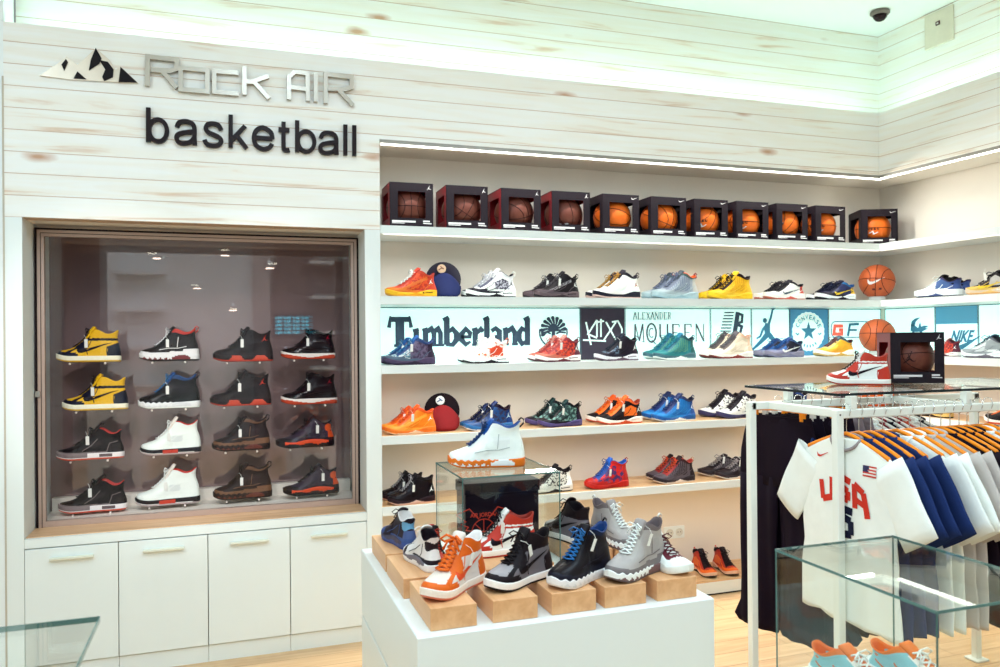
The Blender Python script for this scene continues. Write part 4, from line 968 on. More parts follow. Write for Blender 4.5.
style('thirteen_white', 'mid', 'thirteen', [(226, 220, 216), (52, 40, 52), WH, BK, (226, 222, 218), BK, (50, 36, 46)], ((236, 232, 230), (120, 112, 122)), (230, 224, 220), (44, 30, 40), (226, 224, 220), (226, 226, 224), sole='thirteen', tongue=.02)
style('white_low', 'low', 'modern', [(243, 247, 240), WH, WH, (110, 36, 50), WH, (120, 40, 56), WH], (WH, WH, WH), WH, (100, 30, 46), WH, (90, 26, 40))
style('aquaorange', 'low', 'fade', [(150, 208, 214), (236, 120, 60), (140, 204, 214), (236, 226, 214), (150, 210, 216), (246, 130, 60), (160, 216, 220)], ((236, 240, 236), (240, 130, 70), (236, 240, 236)), (240, 140, 80), (246, 120, 40), (248, 126, 50), (238, 238, 230), rough=.4)

# =================================================================== SHOES ON THE WALL SHELVES (toe to the left)
def shelf_shoe(key, xl, xr, lv, Y, label, group, tg_=False, yaw=0.):
    z = LV[lv]+.0455; a = onY(xl, 340, Y); c = onY(xr, 340, Y)
    X0, X1 = a.x, c.x; ln = X1-X0
    dy = math.tan(yaw)*ln/2
    return sneaker(key, (X0, Y-dy, z-.0455+.046-.0455+.045), (X1, Y+dy, z), label, group, ({} if tg_ else None))
def fix(r, lv): r.location.z = LV[lv]+.0002
GA, GB, GC, GD = ('sneakers on the shelf above the logo panel', 'sneakers in front of the logo panel', 'sneakers on the wood shelf under the logo panel', 'sneakers on the lowest wall shelf')
def row(lv, items, grp):
    for key, spans, labels, tg_ in items:
        for i, (xl, xr, Y) in enumerate(spans):
            r = shelf_shoe(key, xl, xr, lv, Y, labels[i], grp, tg_, R(3)); fix(r, lv)
YN_, YF_ = 4.39, 4.52
row('A', [
 ('redyellow', [(385, 437, YN_)], ['orange-red sneaker with a yellow sole leaning near a navy cap'], False),
 ('whiteblack', [(466, 516, YN_), (461, 508, YF_)], ['white and charcoal high sneaker right of the navy cap, front one', 'white and charcoal high sneaker right of the navy cap, rear one'], False),
 ('blackgrey', [(534, 579, YN_), (523, 566, YF_)], ['black sneaker with mottled grey panel above the dark graffiti square, front one', 'black mottled sneaker above the tree emblem, rear one of its pair'], True),
 ('whitenavy', [(593, 640, YN_), (586, 630, YF_)], ['white sneaker with gold laces and dark sole, front one', 'white sneaker with gold laces and dark sole, rear one'], False),
 ('greyblue', [(652, 698, YN_), (642, 686, YF_)], ['pale grey-blue ribbed sneaker with orange collar, front one', 'pale grey-blue ribbed sneaker with orange collar, rear one'], False),
 ('yellow', [(708, 752, YN_), (699, 740, YF_)], ['bright yellow ribbed sneaker with black laces, front one', 'bright yellow ribbed sneaker with black laces, rear one'], False),
 ('whitered', [(764, 804, YN_), (755, 794, YF_)], ['low white sneaker with red heel on the upper shelf, front one', 'low white sneaker with red heel on the upper shelf, rear one'], False),
 ('navyyellow', [(816, 855, YN_), (807, 844, YF_)], ['low navy sneaker with yellow tick beside the loose basketball, front one', 'low navy sneaker beside the loose basketball, rear one'], False)], GA)
row('B', [
 ('tealpurple', [(383, 435, YN_), (377, 424, YF_)], ['teal and purple sneaker under the letter T of Timberland, front one', 'teal and purple sneaker under the letter T of Timberland, rear one'], True),
 ('whiteorange', [(462, 509, YN_), (457, 500, YF_)], ['white sneaker with orange heel under the word Timberland, front one', 'white sneaker with orange heel under the word Timberland, rear one'], False),
 ('maroonred', [(535, 580, YN_), (527, 570, YF_)], ['red and maroon sneaker under the tree emblem, front one', 'red and maroon sneaker under the tree emblem, rear one'], True),
 ('blackpurple', [(594, 638, YN_)], ['black and purple sneaker in front of the dark graffiti square'], True),
 ('teal', [(653, 695, YN_), (643, 684, YF_)], ['teal ribbed sneaker below the serif lettering, front one', 'teal ribbed sneaker below the serif lettering, rear one'], False),
 ('cream', [(709, 752, YN_), (699, 740, YF_)], ['cream sneaker with dark red outsole under the block letters, front one', 'cream sneaker with dark red outsole under the block letters, rear one'], False),
 ('navyswoosh', [(764, 803, YN_), (753, 790, YF_)], ['navy low sneaker with white tick under the leaping figure, front one', 'blue low sneaker under the leaping figure, rear one'], False),
 ('amber', [(814, 853, YN_)], ['amber yellow low sneaker beside the round star patch'], False)], GB)
row('C', [
 ('orange', [(384, 435, YN_), (379, 424, YF_)], ['glossy orange sneaker in front of the red cap, front one', 'glossy orange sneaker at the pier, behind its twin'], True),
 ('bluemetal', [(463, 512, YN_), (459, 500, YF_)], ['metallic blue sneaker right of the red cap, front one', 'metallic blue sneaker right of the red cap, rear one'], True),
 ('greenblack', [(537, 581, YN_), (524, 568, YF_)], ['dark green sneaker with purple sole, front one', 'dark green sneaker with purple sole, rear one'], True),
 ('blackorange', [(596, 641, YN_), (585, 628, YF_)], ['black sneaker with bright orange laces, front one', 'black sneaker with bright orange laces, rear one'], True),
 ('royal', [(651, 694, YN_), (640, 683, YF_)], ['royal blue ribbed sneaker, front one of the pair', 'royal blue ribbed sneaker, rear one of the pair'], True),
 ('whitecamo', [(716, 757, YN_), (698, 739, YF_)], ['white and black speckled sneaker by the clothes rack, front one', 'white and black speckled sneaker by the clothes rack, rear one'], False),
 ('bluedark', [(769, 808, YN_)], ['dark blue sneaker seen over the rack rail below the glass top'], False),
 ('charcoal', [(817, 855, YN_)], ['charcoal sneaker seen between rack rail and glass top'], False)], GC)
row('D', [
 ('blackred', [(386, 434, YN_-.01), (378, 423, YF_)], ['glossy black high sneaker left of the glass cube, front one', 'glossy black high sneaker left of the glass cube, rear one'], True),
 ('whitezebra', [(525, 571, YN_)], ['white and black patterned sneaker seen past the glass cube corner'], False),
 ('redblue', [(583, 627, YN_), (590, 620, YF_)], ['red high sneaker with blue tongue on the lowest shelf, front one', 'red high sneaker with blue tongue on the lowest shelf, rear one'], True),
 ('charcoalred', [(652, 693, YN_), (645, 683, YF_)], ['charcoal ribbed sneaker with red laces, front one', 'charcoal ribbed sneaker with red laces, rear one'], False),
 ('charcoal', [(714, 754, YN_), (697, 738, YF_)], ['dark grey low sneaker half behind the trousers, front one', 'dark grey low sneaker beside the trousers, rear one'], True)], GD)
# right-wall shelves: toes towards the room corner
def side_shoe(key, xl, xr, lv, X, label, grp, tg_=False):
    a, c = onX(xl, 340, X), onX(xr, 340, X); z = LV[lv]+.0002
    return sneaker(key, (X, a.y, z), (X, c.y, z), label, grp, ({} if tg_ else None))
side_shoe('whiteblue', 917, 962, 'A', 4.33, 'low white sneaker with blue heel on the right wall, front one', GA)
side_shoe('whiteblue', 928, 971, 'A', 4.47, 'low white sneaker with blue heel on the right wall, rear one', GA)
side_shoe('greyyellow', 968, 1019, 'A', 4.33, 'grey and yellow low sneaker at the right picture edge, upper shelf', GA, True)
side_shoe('maroonred', 932, 960, 'B', 4.45, 'red and blue sneaker peeking out behind the basketball box', GB)
side_shoe('greywhite', 963, 1014, 'B', 4.33, 'pale grey sneaker under the NIKE panel at the right edge, front one', GB)
side_shoe('greywhite', 978, 1026, 'B', 4.47, 'pale grey sneaker under the NIKE panel at the right edge, rear one', GB)
side_shoe('yellowblack', 912, 951, 'C', 4.33, 'yellow and black sneaker seen over the clothes rack', GC)
side_shoe('blackorange', 985, 1035, 'C', 4.33, 'black sneaker at the right picture edge above the hangers', GC)
# pair on the plinth, toes towards the room
for k, (x0_, y0_, lab) in enumerate([(711, 579, 'orange and black sneaker on the floor plinth, left one of the pair'), (733, 577, 'orange and black sneaker on the floor plinth, beside the trousers')]):
    t = onZ(x0_+3, y0_, .0925); d = Vector((-.10, -1, 0)).normalized()
    sneaker('ember', t, t-d*.27, lab, 'orange sneakers on the plinth')

# =================================================================== SHOES IN THE DISPLAY WINDOW
YD = 4.70
cols_ = [('yellow and navy high-top sneaker', 'aj_yellow'), ]
CASE = [
 ('aj_yellow', 56, 121, 362, 'yellow and navy high-top at the top left of the display window'), ('nine_red', 139, 199, 361, 'black sneaker with pale grey sole and red collar in the display window'),
 ('seven', 213, 273, 361.5, 'black sneaker with red jumping figure, top row of the display window'), ('eleven', 281, 335, 359, 'black sneaker with white and red sole, top right of the display window'),
 ('aj_yellow', 62, 128, 410, 'yellow and navy high-top in the second row of the display window'), ('nine_blue', 138, 200, 408, 'black sneaker with blue laces in the second row of the display window'),
 ('seven', 210, 271, 405.5, 'black sneaker with red jumping figure, second row of the display window'), ('eleven', 281, 337, 404, 'black sneaker with white and red sole, second row right'),
 ('four', 56, 124, 459, 'black sneaker with grey wedge sole, third row of the display window'), ('five', 140, 201, 454, 'white sneaker with red lining, third row of the display window'),
 ('nine_olive', 212, 270, 450, 'brown and black sneaker, third row of the display window'), ('thirteen', 276, 334, 447, 'black sneaker with orange wave sole, third row of the display window'),
 ('four', 58, 127, 511, 'black sneaker with grey wedge sole, bottom row of the display window'), ('five', 135, 200, 504, 'white sneaker with red lining, bottom row of the display window'),
 ('nine_olive', 213, 272, 498, 'brown and black sneaker, bottom row of the display window'), ('thirteen', 283, 339, 494, 'black sneaker with orange wave sole, bottom row of the display window')]
PEGM = mat('clear_peg', (226, 224, 220), .15, .3)
for i, (key, xl, xr, yb_, lab) in enumerate(CASE):
    a, c = onY(xl, yb_, YD), onY(xr, yb_, YD); z = (a.z+c.z)/2
    r = sneaker(key, (a.x, YD, z), (c.x, YD, z), lab, 'sneakers in the display window', dict(X=.52 if 'thirteen' not in key else .3, z0=.070))
    r.rotation_euler.x = R(3)   # photographed slightly tipped towards the glass
    e = empty('shoe_peg', ((a.x+c.x)/2, YD, z), 0, 'clear peg bracket holding the '+' '.join(lab.split(' ')[:10]), 'shoe bracket', 'peg brackets in the display window')
    for s in (-1, 1):
        b = MB(); x = s*(c.x-a.x)*.27
        b.tube([(x, .198, -.0045), (x, -.035, -.0045)], .0035, 8); b.build('rod', PEGM, e)
        b = MB(); b.sphere((x, -.04, -.007), .0062, 10, 8); b.build('tip', mat('peg_tip', (238, 226, 218), .2), e)

# =================================================================== BASKETBALLS AND BOXES
def pebble(name, rgb):
    m = mat(name, rgb, .48, 0, .12, 90, .5); return m
BO, BM = pebble('ball_orange', (226, 104, 26)), pebble('ball_maroon', (104, 54, 42)); BS = pebble('ball_sienna', (190, 92, 50))
def ball_mesh():
    b = MB(); b.sphere((0, 0, .119), .119, 32, 20); r = .1192; s = MB(); n = 48
    s.tube([(r*cos(2*pi*i/n), r*sin(2*pi*i/n), .119) for i in range(n+1)], .0019, 6)
    s.tube([(0, r*cos(2*pi*i/n), .119+r*sin(2*pi*i/n)) for i in range(n+1)], .0019, 6)
    for q in (-1, 1):
        pts = []
        for i in range(n+1):
            t = 2*pi*i/n; v = Vector((q*(.62-.30*cos(2*t)), cos(t), sin(t))).normalized()*r; pts.append((v.x, v.y, v.z+.119))
        s.tube(pts, .0019, 6)
    return b, s
_bm, _sm = ball_mesh(); SEAM = mat('ball_seam', (52, 22, 20), .6); BALLS = {}
def basketball(m, loc, rot, label, group=None, mark=None):
    k = m.name
    if k not in BALLS:
        root = bpy.data.objects.new('basketball', None); COL.objects.link(root); s = _bm.build('ball_skin', m, root, True); q = _sm.build('seams', SEAM, root, True); BALLS[k] = (root, s, q); r = root
    else:
        r0, s, q = BALLS[k]; r = r0.copy(); COL.objects.link(r)
        for o in (s, q): c = o.copy(); COL.objects.link(c); c.parent = r
    # rotate about the ball centre, keep it resting on loc
    Rm = rot.to_matrix() if hasattr(rot, 'to_matrix') else rot
    cc = Vector((0, 0, .119)); r.rotation_mode = 'QUATERNION'; r.rotation_quaternion = Rm.to_quaternion()
    r.location = Vector(loc)+cc-Rm @ cc
    tag(r, label, 'basketball', group)
    if mark:
        # print on the side facing the camera
        ctr = Vector(loc)+cc; f = (O-ctr).normalized(); rx = Vector((-f.y, f.x, 0)).normalized(); uz = f.cross(rx)*-1
        if uz.z < 0: uz = -uz
        inv = Rm.inverted()
        def sf(u, v, d):
            w = (f+rx*u+uz*v)  .normalized()*(.1214+d); w = inv @ w; return (w.x, w.y, w.z+.119)
        for kind, col in mark:
            b = MB()
            if kind == 'swoosh':
                A = [(-.56, .14), (-.55, -.06), (-.46, -.17), (-.30, -.17), (.02, -.02), (.5, .27)]; Bq = [(-.51, .14), (-.44, .05), (-.34, .0), (-.20, .01), (.06, .10), (.5, .28)]
                vs = []; [vs.extend((sf(*p, 0), sf(*q, 0))) for p, q in zip(A, Bq)]
                b.add(vs, [(2*i, 2*i+1, 2*i+3, 2*i+2) for i in range(len(A)-1)])
            elif kind == 'word':
                x = -.42
                for w_ in (.10, .14, .10, .12, .14):
                    stroke(b, [(x, .0), (x, .13)], .05, sf, .0003); stroke(b, [(x, .01), (x+w_*.7, .01)], .04, sf, .0003); stroke(b, [(x+w_*.6, .12), (x+w_*.6, .05)], .035, sf, .0003); x += .17
            elif kind == 'figure': jumpman(b, sf, 0, -.28, .55, .0003)
            elif kind == 'scribble':
                stroke(b, [(-.2, -.22), (.0, -.10), (.1, -.26), (.3, -.16)], .05, sf, .0003); stroke(b, [(.02, -.08), (.04, -.3)], .05, sf, .0003)
            elif kind == 'patch': stroke(b, [(-.28, -.52), (.28, -.48)], .16, sf, .0003)
            elif kind == 'dots':
                for a in range(5): b.prism([(.02+.11*cos(R(72*a))+.035*cos(q*pi/3), .1+.11*sin(R(72*a))+.035*sin(q*pi/3)) for q in range(6)], sf, .0003)
            elif kind == 'star': b.prism([(.02+(.16 if i % 2 == 0 else .08)*cos(pi*i/5+.3), .1+(.16 if i % 2 == 0 else .08)*sin(pi*i/5+.3)) for i in range(10)], sf, .0002)
            b.build('print', col, r)
    return r
_BX = {}
def ball_box(kind, loc, rz, label, group=None):
    S2, H = .125, .255
    if kind not in _BX:
        root = bpy.data.objects.new('basketball_box', None); COL.objects.link(root)
        inner = REDC if kind == 'red' else BLACKP
        u0, u1, v0, v1 = -.078, .080, .056, .205
        b = MB(); t = .0022
        def pan(bb, fix_, lo, hi, ax, a0, a1):      # panel with a window
            for (p, q, z0_, z1_) in ((-S2, S2, 0, v0), (-S2, S2, v1, H), (-S2, a0, v0, v1), (a1, S2, v0, v1)):
                if ax == 'y': bb.box(p, q, lo, hi, z0_, z1_)
                else: bb.box(lo, hi, p, q, z0_, z1_)
        pan(b, 0, -S2, -S2+t, 'y', u0, u1)
        pan(b, 0, -S2, -S2+t, 'x', -.082, .082); pan(b, 0, S2-t, S2, 'x', -.082, .082)
        b.box(-S2, S2, S2-t, S2, 0, H); b.box(-S2, S2, -S2, S2, 0, t); b.box(-S2, S2, -S2, S2, H-t, H)
        b.build('carton', BLACKP, root)
        if kind == 'red':
            for s in (-1, 1):
                b = MB(); xx = sorted((s*S2, s*(S2+.0006)))
                for (p, q, z0_, z1_) in ((-S2+.004, S2-.004, .004, v0), (-S2+.004, S2-.004, v1, H-.004), (-S2+.004, -.082, v0, v1), (.082, S2-.004, v0, v1)): b.box(xx[0], xx[1], p, q, z0_, z1_)
                b.build('side_card', mat('side_red', (112, 20, 28), .5), root)
        b = MB(); i_ = S2-t-.0004
        pan2 = [(-i_, -i_+.0008)]
        for (p, q, z0_, z1_) in ((-i_, i_, t, v0), (-i_, i_, v1, H-t), (-i_, u0, v0, v1), (u1, i_, v0, v1)): b.box(p, q, -i_, -i_+.0008, z0_, z1_)
        for s in (-1, 1):
            xx = sorted((s*i_, s*(i_-.0008)))
            for (p, q, z0_, z1_) in ((-i_, i_, t, v0), (-i_, i_, v1, H-t), (-i_, -.082, v0, v1), (.082, i_, v0, v1)): b.box(xx[0], xx[1], p, q, z0_, z1_)
        b.box(-i_, i_, i_-.0008, i_, t, H-t); b.box(-i_, i_, -i_, i_, H-t-.001, H-t)
        b.build('inner_card', inner, root)
        b = MB(); ff = lambda u, v, d: (u, -S2-.0004-d, v)
        stroke(b, [(-.112, .036), (.022, .036)], .010, ff, .0003); stroke(b, [(-.112, .026), (-.04, .026)], .004, ff, .0003)
        stroke(b, [(.066, .040), (.104, .040)], .008, ff, .0003); stroke(b, [(.066, .029), (.114, .027)], .005, ff, .0003)
        if kind == 'red': jumpman(b, ff, .100, .217, .026, .0003)
        else:
            vs = []
            for (a_, c_) in zip([(.070, .238), (.074, .228), (.082, .226), (.112, .238)], [(.071, .238), (.077, .232), (.084, .231), (.112, .239)]): vs += [ff(*a_, .0003), ff(*c_, .0003)]
            b.add(vs, [(0, 1, 3, 2), (2, 3, 5, 4), (4, 5, 7, 6)])
        b.build('print', INK, root)
        _BX[kind] = root; r = root
    else:
        r = _BX[kind].copy(); COL.objects.link(r)
        for ch in kids(_BX[kind]): c = ch.copy(); COL.objects.link(c); c.parent = r
    r.location = loc; r.rotation_euler = (0, 0, rz); tag(r, label, 'box', group); return r
from mathutils import Euler
BXS = [(390.5, 433, 'red', 'Jordan'), (447, 488, 'red', ''), (501, 541, 'red', ''), (553, 590, 'red', ''), (603, 639, 'k', ''), (652, 686, 'k', ''), (695, 728, 'k', ''), (736, 769, 'k', ''), (777, 808, 'k', ''), (815, 846, 'k', ''), (865, 897, 'k', '')]
BL_LAB = ['leftmost of the boxes', 'second box from the left', 'third box from the left', 'fourth box from the left', 'fifth box from the left', 'sixth box from the left', 'seventh box from the left', 'eighth box from the left', 'third box from the right', 'second box from the right', 'rightmost box, standing apart in the corner']
BROT = [(0, 0, 0), (20, 30, 10), (15, -20, 25), (60, 10, 40), (10, 20, 70), (25, 10, 20), (-30, 25, 15), (0, 0, 90), (40, 40, 0), (0, 0, 90), (0, 0, 90)]
MK = [None, None, None, [('patch', INK)], None, None, [('word', BLACK), ('scribble', INK)], [('word', BLACK), ('scribble', INK)], [('dots', BLACK), ('star', INK)], [('word', BLACK), ('scribble', INK)], [('word', BLACK), ('scribble', INK)]]
for i, (xl, xr, kd, _) in enumerate(BXS):
    Yf = 4.375; a, c = onY(xl, 220, Yf), onY(xr, 220, Yf); x = (a.x+c.x)/2+(.045 if i == 10 else 0); rz = R(-24) if i == 10 else R(random.uniform(-1.5, 1.5))
    z = LV['S']+.0003
    ball_box(kd, (x, Yf+.125, z), rz, ('black carton with red inside holding a maroon basketball, ' if kd == 'red' else 'black windowed carton with an orange basketball, ')+BL_LAB[i], 'boxed basketballs on the top shelf')
    rr = Euler([R(v) for v in BROT[i]]).to_matrix()
    basketball(BM if kd == 'red' else BO, (x, Yf+.125, z+.0085), rr, ('maroon basketball inside the ' if kd == 'red' else 'orange basketball inside the ')+BL_LAB[i], 'basketballs inside the boxes', MK[i])
# loose balls stacked level by level in the corner
def ring_stand(loc, label):
    b = MB(); b.loft([[(r*cos(2*pi*k/24), r*sin(2*pi*k/24), z) for k in range(24)] for r, z in ((.055, 0), (.055, .030), (.049, .030), (.049, 0))]); o = b.build('ball_stand', mat('acrylic', (214, 222, 216), .1), None, True); o.location = loc; tag(o, label, 'stand')
for lv, m, lab, mk, sl_ in (('A', BS, 'loose brown basketball with white tick beside the navy sneaker in the corner', [('swoosh', INK), ('patch', mat('dark_print', (90, 40, 36), .6))], 'clear ring stand under the loose basketball on the upper shelf'),
                      ('B', BS, 'loose basketball in front of the red rounded emblem panel', None, 'clear ring stand under the ball on the logo shelf'),
                      ('C', BO, 'orange basketball half hidden under the glass rack top', None, 'clear ring stand under the ball behind the clothes rack')):
    p = onY(877 if lv != 'C' else 875, 300, 4.42); zz = LV[lv]+.0003
    ring_stand((p.x, 4.42, zz), sl_)
    basketball(m, (p.x, 4.42, zz+.0185), Euler((R(8), R(-4), R(90+42))).to_matrix(), lab, 'loose basketballs in the corner', mk)

# =================================================================== CAPS
def cap(xc, lv, crown, brim, emb, label):
    z = LV[lv]+.0003; p = onY(xc, 340, 4.50); e = empty('baseball_cap', (p.x, 4.50, z), R(-8), label, 'cap', 'caps on the shelves')
    b = MB(); rg = []
    for i in range(9):      # crown: dome lying back, axis tipped towards the wall
        t = i/8; r = .104*math.sqrt(max(0.0004, 1-t**2.2)); y = .0+.10*t
        rg.append([(r*cos(2*pi*k/28), y+.012*sin(2*pi*k/28), .112+.98*r*sin(2*pi*k/28)) for k in range(28)])
    b.loft(rg, True, True); b.build('crown', crown, e, True)
    b = MB(); top, bot = [], []
    n = 12
    for i in range(n+1):
        s = -1+2*i/n; rowt = []
        for j in range(7):
            t = j/6; w = .100*(1-.18*t**2) if t < .8 else .100*(1-.18*t**2)
            x = s*w*math.sqrt(max(0, 1-max(0, (t-.55)/.45)**2*.35)); zz = (.146-.078*s*s)*(1-t)+.002*t
            y = -.022-.052*t-.030*(1-s*s)*(.4+.6*t)
            rowt.append((x, y, max(.001, zz)))
        top.append(rowt)
    g = top; vs = [p for r in g for p in r]+[(p[0], p[1]+.004, p[2]+.001) for r in g for p in r]; m_ = 7; N_ = (n+1)*m_; fs = []
    for i in range(n):
        for j in range(m_-1):
            a = i*m_+j; fs += [(a, a+m_, a+m_+1, a+1), (N_+a+1, N_+a+m_+1, N_+a+m_, N_+a)]
    for i in range(n): fs += [(i*m_, N_+i*m_, N_+(i+1)*m_, (i+1)*m_), (i*m_+m_-1, (i+1)*m_+m_-1, N_+(i+1)*m_+m_-1, N_+i*m_+m_-1)]
    for j in range(m_-1): fs += [(j, j+1, N_+j+1, N_+j), (n*m_+j+1, n*m_+j, N_+n*m_+j, N_+n*m_+j+1)]
    b.add(vs, fs); b.build('brim', brim, e, True)
    b = MB(); k = 20
    b.loft([[(-.012+r*cos(2*pi*q/k), y, .172+r*sin(2*pi*q/k)) for q in range(k)] for r, y in ((.026, -.006), (.026, -.013), (.022, -.015))], True, True)
    o = b.build('emblem', emb[0], e); b = MB(); stroke(b, [(-.030, .164), (-.012, .176), (.0, .170), (-.02, .185)], .006, lambda u, v, d: (u, -.0155-d, v), .001); b.build('stitching', emb[1], o)
    b = MB(); b.sphere((0, .098, .112), .008, 10, 6, sc=(1, .6, 1)); b.build('button', crown, e, True)
cap(444, 'A', mat('cap_navy', (30, 24, 56), .8, sheen=.3), mat('cap_blue', (26, 36, 84), .8), (mat('cap_tan', (200, 170, 140), .6), mat('cap_stitch', (120, 80, 60), .6)), 'navy baseball cap with tan round emblem behind the orange-red sneaker')
cap(441.5, 'C', mat('cap_black', (34, 20, 30), .8), mat('cap_red', (128, 18, 22), .8), (mat('cap_white', (226, 232, 232), .6), mat('cap_blue2', (70, 96, 140), .6)), 'red and black baseball cap behind the orange sneaker')

# =================================================================== PODIUM
PZ = .80
e = empty('podium', (.985, 2.69, 0), 0, 'white display podium carrying wooden blocks, sneakers and a glass cube', 'podium')
b = MB(); b.rbox(-.488, .488, -.50, .50, .545, PZ, .003); b.build('top_box', WHITE, e)
b = MB(); b.box(-.482, .482, -.494, .494, .537, .5445); b.build('shadow_gap', mat('gap_grey', (176, 170, 156), .7), e)
b = MB(); b.rbox(-.488, .488, -.50, .50, .0005, .5365, .003); b.build('base_box', WHITE, e)
BH = .0655; ZB = PZ+BH
def block(x0, x1, y0, y1, label, rz=0):
    b = MB(); w, d = (x1-x0)/2, (y1-y0)/2; b.rbox(-w, w, -d, d, 0, BH, .0015); o = b.build('wooden_block', BLOCKW, None); o.location = ((x0+x1)/2, (y0+y1)/2, PZ+.0003); o.rotation_euler.z = rz
    tag(o, label, 'wooden block', 'wooden blocks on the podium')
FB = [(.544, .684, 'wooden block under the orange high-top sneaker'), (.734, .876, 'wooden block under the black and grey high-top in front'), (.922, 1.070, 'wooden block under the black and blue boot sneaker'),
      (1.100, 1.245, 'wooden block under the pale grey sneaker in the front row'), (1.285, 1.430, 'front right wooden block under the white shoe')]
for x0, x1, lb in FB: block(x0, x1, 2.225, 2.505, lb)
block(.53, .685, 2.53, 2.82, 'wooden block under the white and black sneaker at the left edge')
block(.53, .685, 2.84, 3.13, 'wooden block under the dark blue sneaker at the back left')
block(.78, 1.06, 2.535, 2.675, 'wooden block lying lengthwise in front of the glass cube')
block(1.19, 1.33, 2.62, 2.90, 'wooden block right of the glass cube under the black high-top')
block(1.338, 1.468, 2.53, 2.81, 'wooden block under the rear pale grey sneaker')
GP = 'sneakers on the podium'
def pod(key, toe, heel, label, z=ZB, tg_=None, ln=None):
    t, h = onZ(*toe, z+.0006), onZ(*heel, z+.0006)
    if ln:
        c = (t+h)/2; d = (t-h); d.z = 0; d.normalize(); t = c+d*ln/2; h = c-d*ln/2; 
    return sneaker(key, t, h, label, GP, tg_)
TG = dict(X=.50, z0=.075, tilt=8)
pod('aj_orange', (424, 604), (482, 577), 'orange and white high-top with thick orange laces, front left block', tg_=dict(X=.40, z0=.075, tilt=-6), ln=.29)
pod('aj_grey', (491, 592), (546, 574), 'black and grey high-top with black tick on the second front block', tg_=dict(X=.52, z0=.09, tilt=24), ln=.285)
pod('nine_pod_black', (556, 589), (603, 572), 'black boot sneaker with blue laces on the third front block', tg_=dict(X=.44, z0=.10, tilt=-18), ln=.285)
pod('nine_grey', (611, 583), (660, 566), 'pale grey sneaker with white laces in the front row', tg_=dict(X=.44, z0=.10, tilt=-14), ln=.285)
t = onZ(689, 577, ZB); sneaker('white_low', (t.x, t.y, ZB+.0006), (t.x-.03, t.y+.27, ZB+.0006), 'low white sneaker with dark red laces on the front right block', GP)
sneaker('nine_grey', (1.395, 2.545, ZB+.0006), (1.335, 2.80, ZB+.0006), 'pale grey sneaker behind its twin, toe to the right', GP)
sneaker('aj_grey', (1.20, 2.93, ZB+.0006), (1.255, 2.665, ZB+.0006), 'black high-top right of the glass cube showing its heel', GP)
pod('aj_red', (472, 556), (528, 552), 'white and red high-top with black tick in front of the glass cube', tg_=dict(X=.50, z0=.09, tilt=0), ln=.27)
sneaker('thirteen_blue', (.590, 3.105, ZB+.0006), (.632, 2.855, ZB+.0006), 'dark grey and blue sneaker at the back left of the podium', GP, dict(X=.62, z0=.06, tilt=6, side=-1), flip=False)
sneaker('thirteen_white', (.615, 2.805, ZB+.0006), (.645, 2.555, ZB+.0006), 'white and black sneaker showing its heel, left edge of podium', GP)
sneaker('aj_redblack', (.705, 2.76, PZ+.0006), (.735, 2.99, PZ+.0006), 'black and red high-top at the left side of the glass cube', GP)
sneaker('ember', (1.20, 2.97, PZ+.0006), (1.40, 3.05, PZ+.0006), 'red sneaker behind the black high-top on the podium', GP)
# glass cube with the winged-ball shoe box inside
CX0, CX1, CY0, CY1, CZ = .775, 1.150, 2.685, 3.060, 1.150
e = empty('glass_cube', ((CX0+CX1)/2, (CY0+CY1)/2, PZ), 0, 'glass display cube on the podium with a white sneaker on top', 'display case')
hw = (CX1-CX0)/2; hh = CZ-PZ; gt = .005
for nm, (a0, a1, b0, b1, c0, c1) in dict(top_pane=(-hw, hw, -hw, hw, hh-gt, hh), front_pane=(-hw+gt, hw-gt, -hw, -hw+gt, .001, hh-gt), back_pane=(-hw+gt, hw-gt, hw-gt, hw, .001, hh-gt), left_pane=(-hw, -hw+gt, -hw, hw, .001, hh-gt), right_pane=(hw-gt, hw, -hw, hw, .001, hh-gt)).items():
    b = MB(); b.box(a0, a1, b0, b1, c0, c1); b.build(nm, GL, e)
b = MB(); q = .0028
for sx in (-1, 1):
    for sy in (-1, 1): b.box(sx*hw-q*(sx > 0)*1.2, sx*hw+q*(sx < 0)*1.2, sy*hw-q*(sy > 0)*1.2, sy*hw+q*(sy < 0)*1.2, .001, hh)
for sy in (-1, 1): b.box(-hw, hw, sy*hw-.0008, sy*hw+.0008, hh-gt, hh+.0002)
for sx in (-1, 1): b.box(sx*hw-.0008, sx*hw+.0008, -hw, hw, hh-gt, hh+.0002)
b.build('glass_edges', GLE, e)
pod('nine_white', (449, 467), (523.5, 465.5), 'white sneaker with blue laces and orange sole atop the glass cube', z=CZ, ln=.295)
e = empty('shoe_box', (.965, 2.86, PZ+.0008), 0, 'black shoe box with a red winged basketball print inside the glass cube', 'shoe box')
BXM = mat('box_black', (34, 24, 40), .35)
b = MB(); b.rbox(-.145, .145, -.06, .06, 0, .262, .002); b.build('carton', BXM, e)
b = MB(); b.rbox(-.149, .149, -.064, .064, .2625, .305, .002); b.build('lid', BXM, e)
RDP = mat('box_red_print', (196, 60, 44), .5); b = MB(); fb = lambda u, v, d: (u, -.0604-d, v)
ucx, ucz, ur = -.075, .125, .046
fb2 = lambda u, v, d: fb(ucx+u*ur, ucz+v*ur, d)
for pth in (circ(0, 0, 1, 28)+[(1, 0)], [(-1, 0), (1, 0)], [(0, -1), (0, 1)], [(-.75, .66), (-.3, .25), (-.3, -.25), (-.75, -.66)], [(.75, .66), (.3, .25), (.3, -.25), (.75, -.66)]): stroke(b, pth, .07, fb2, .0006)
for s in (-1, 1):
    stroke(b, [(s*.4, 1.0), (s*1.2, 1.9), (s*2.3, 1.5), (s*1.5, .9), (s*1.9, .7), (s*1.3, .45), (s*1.5, .2), (s*1.0, .1)], .08, fb2, .0006)
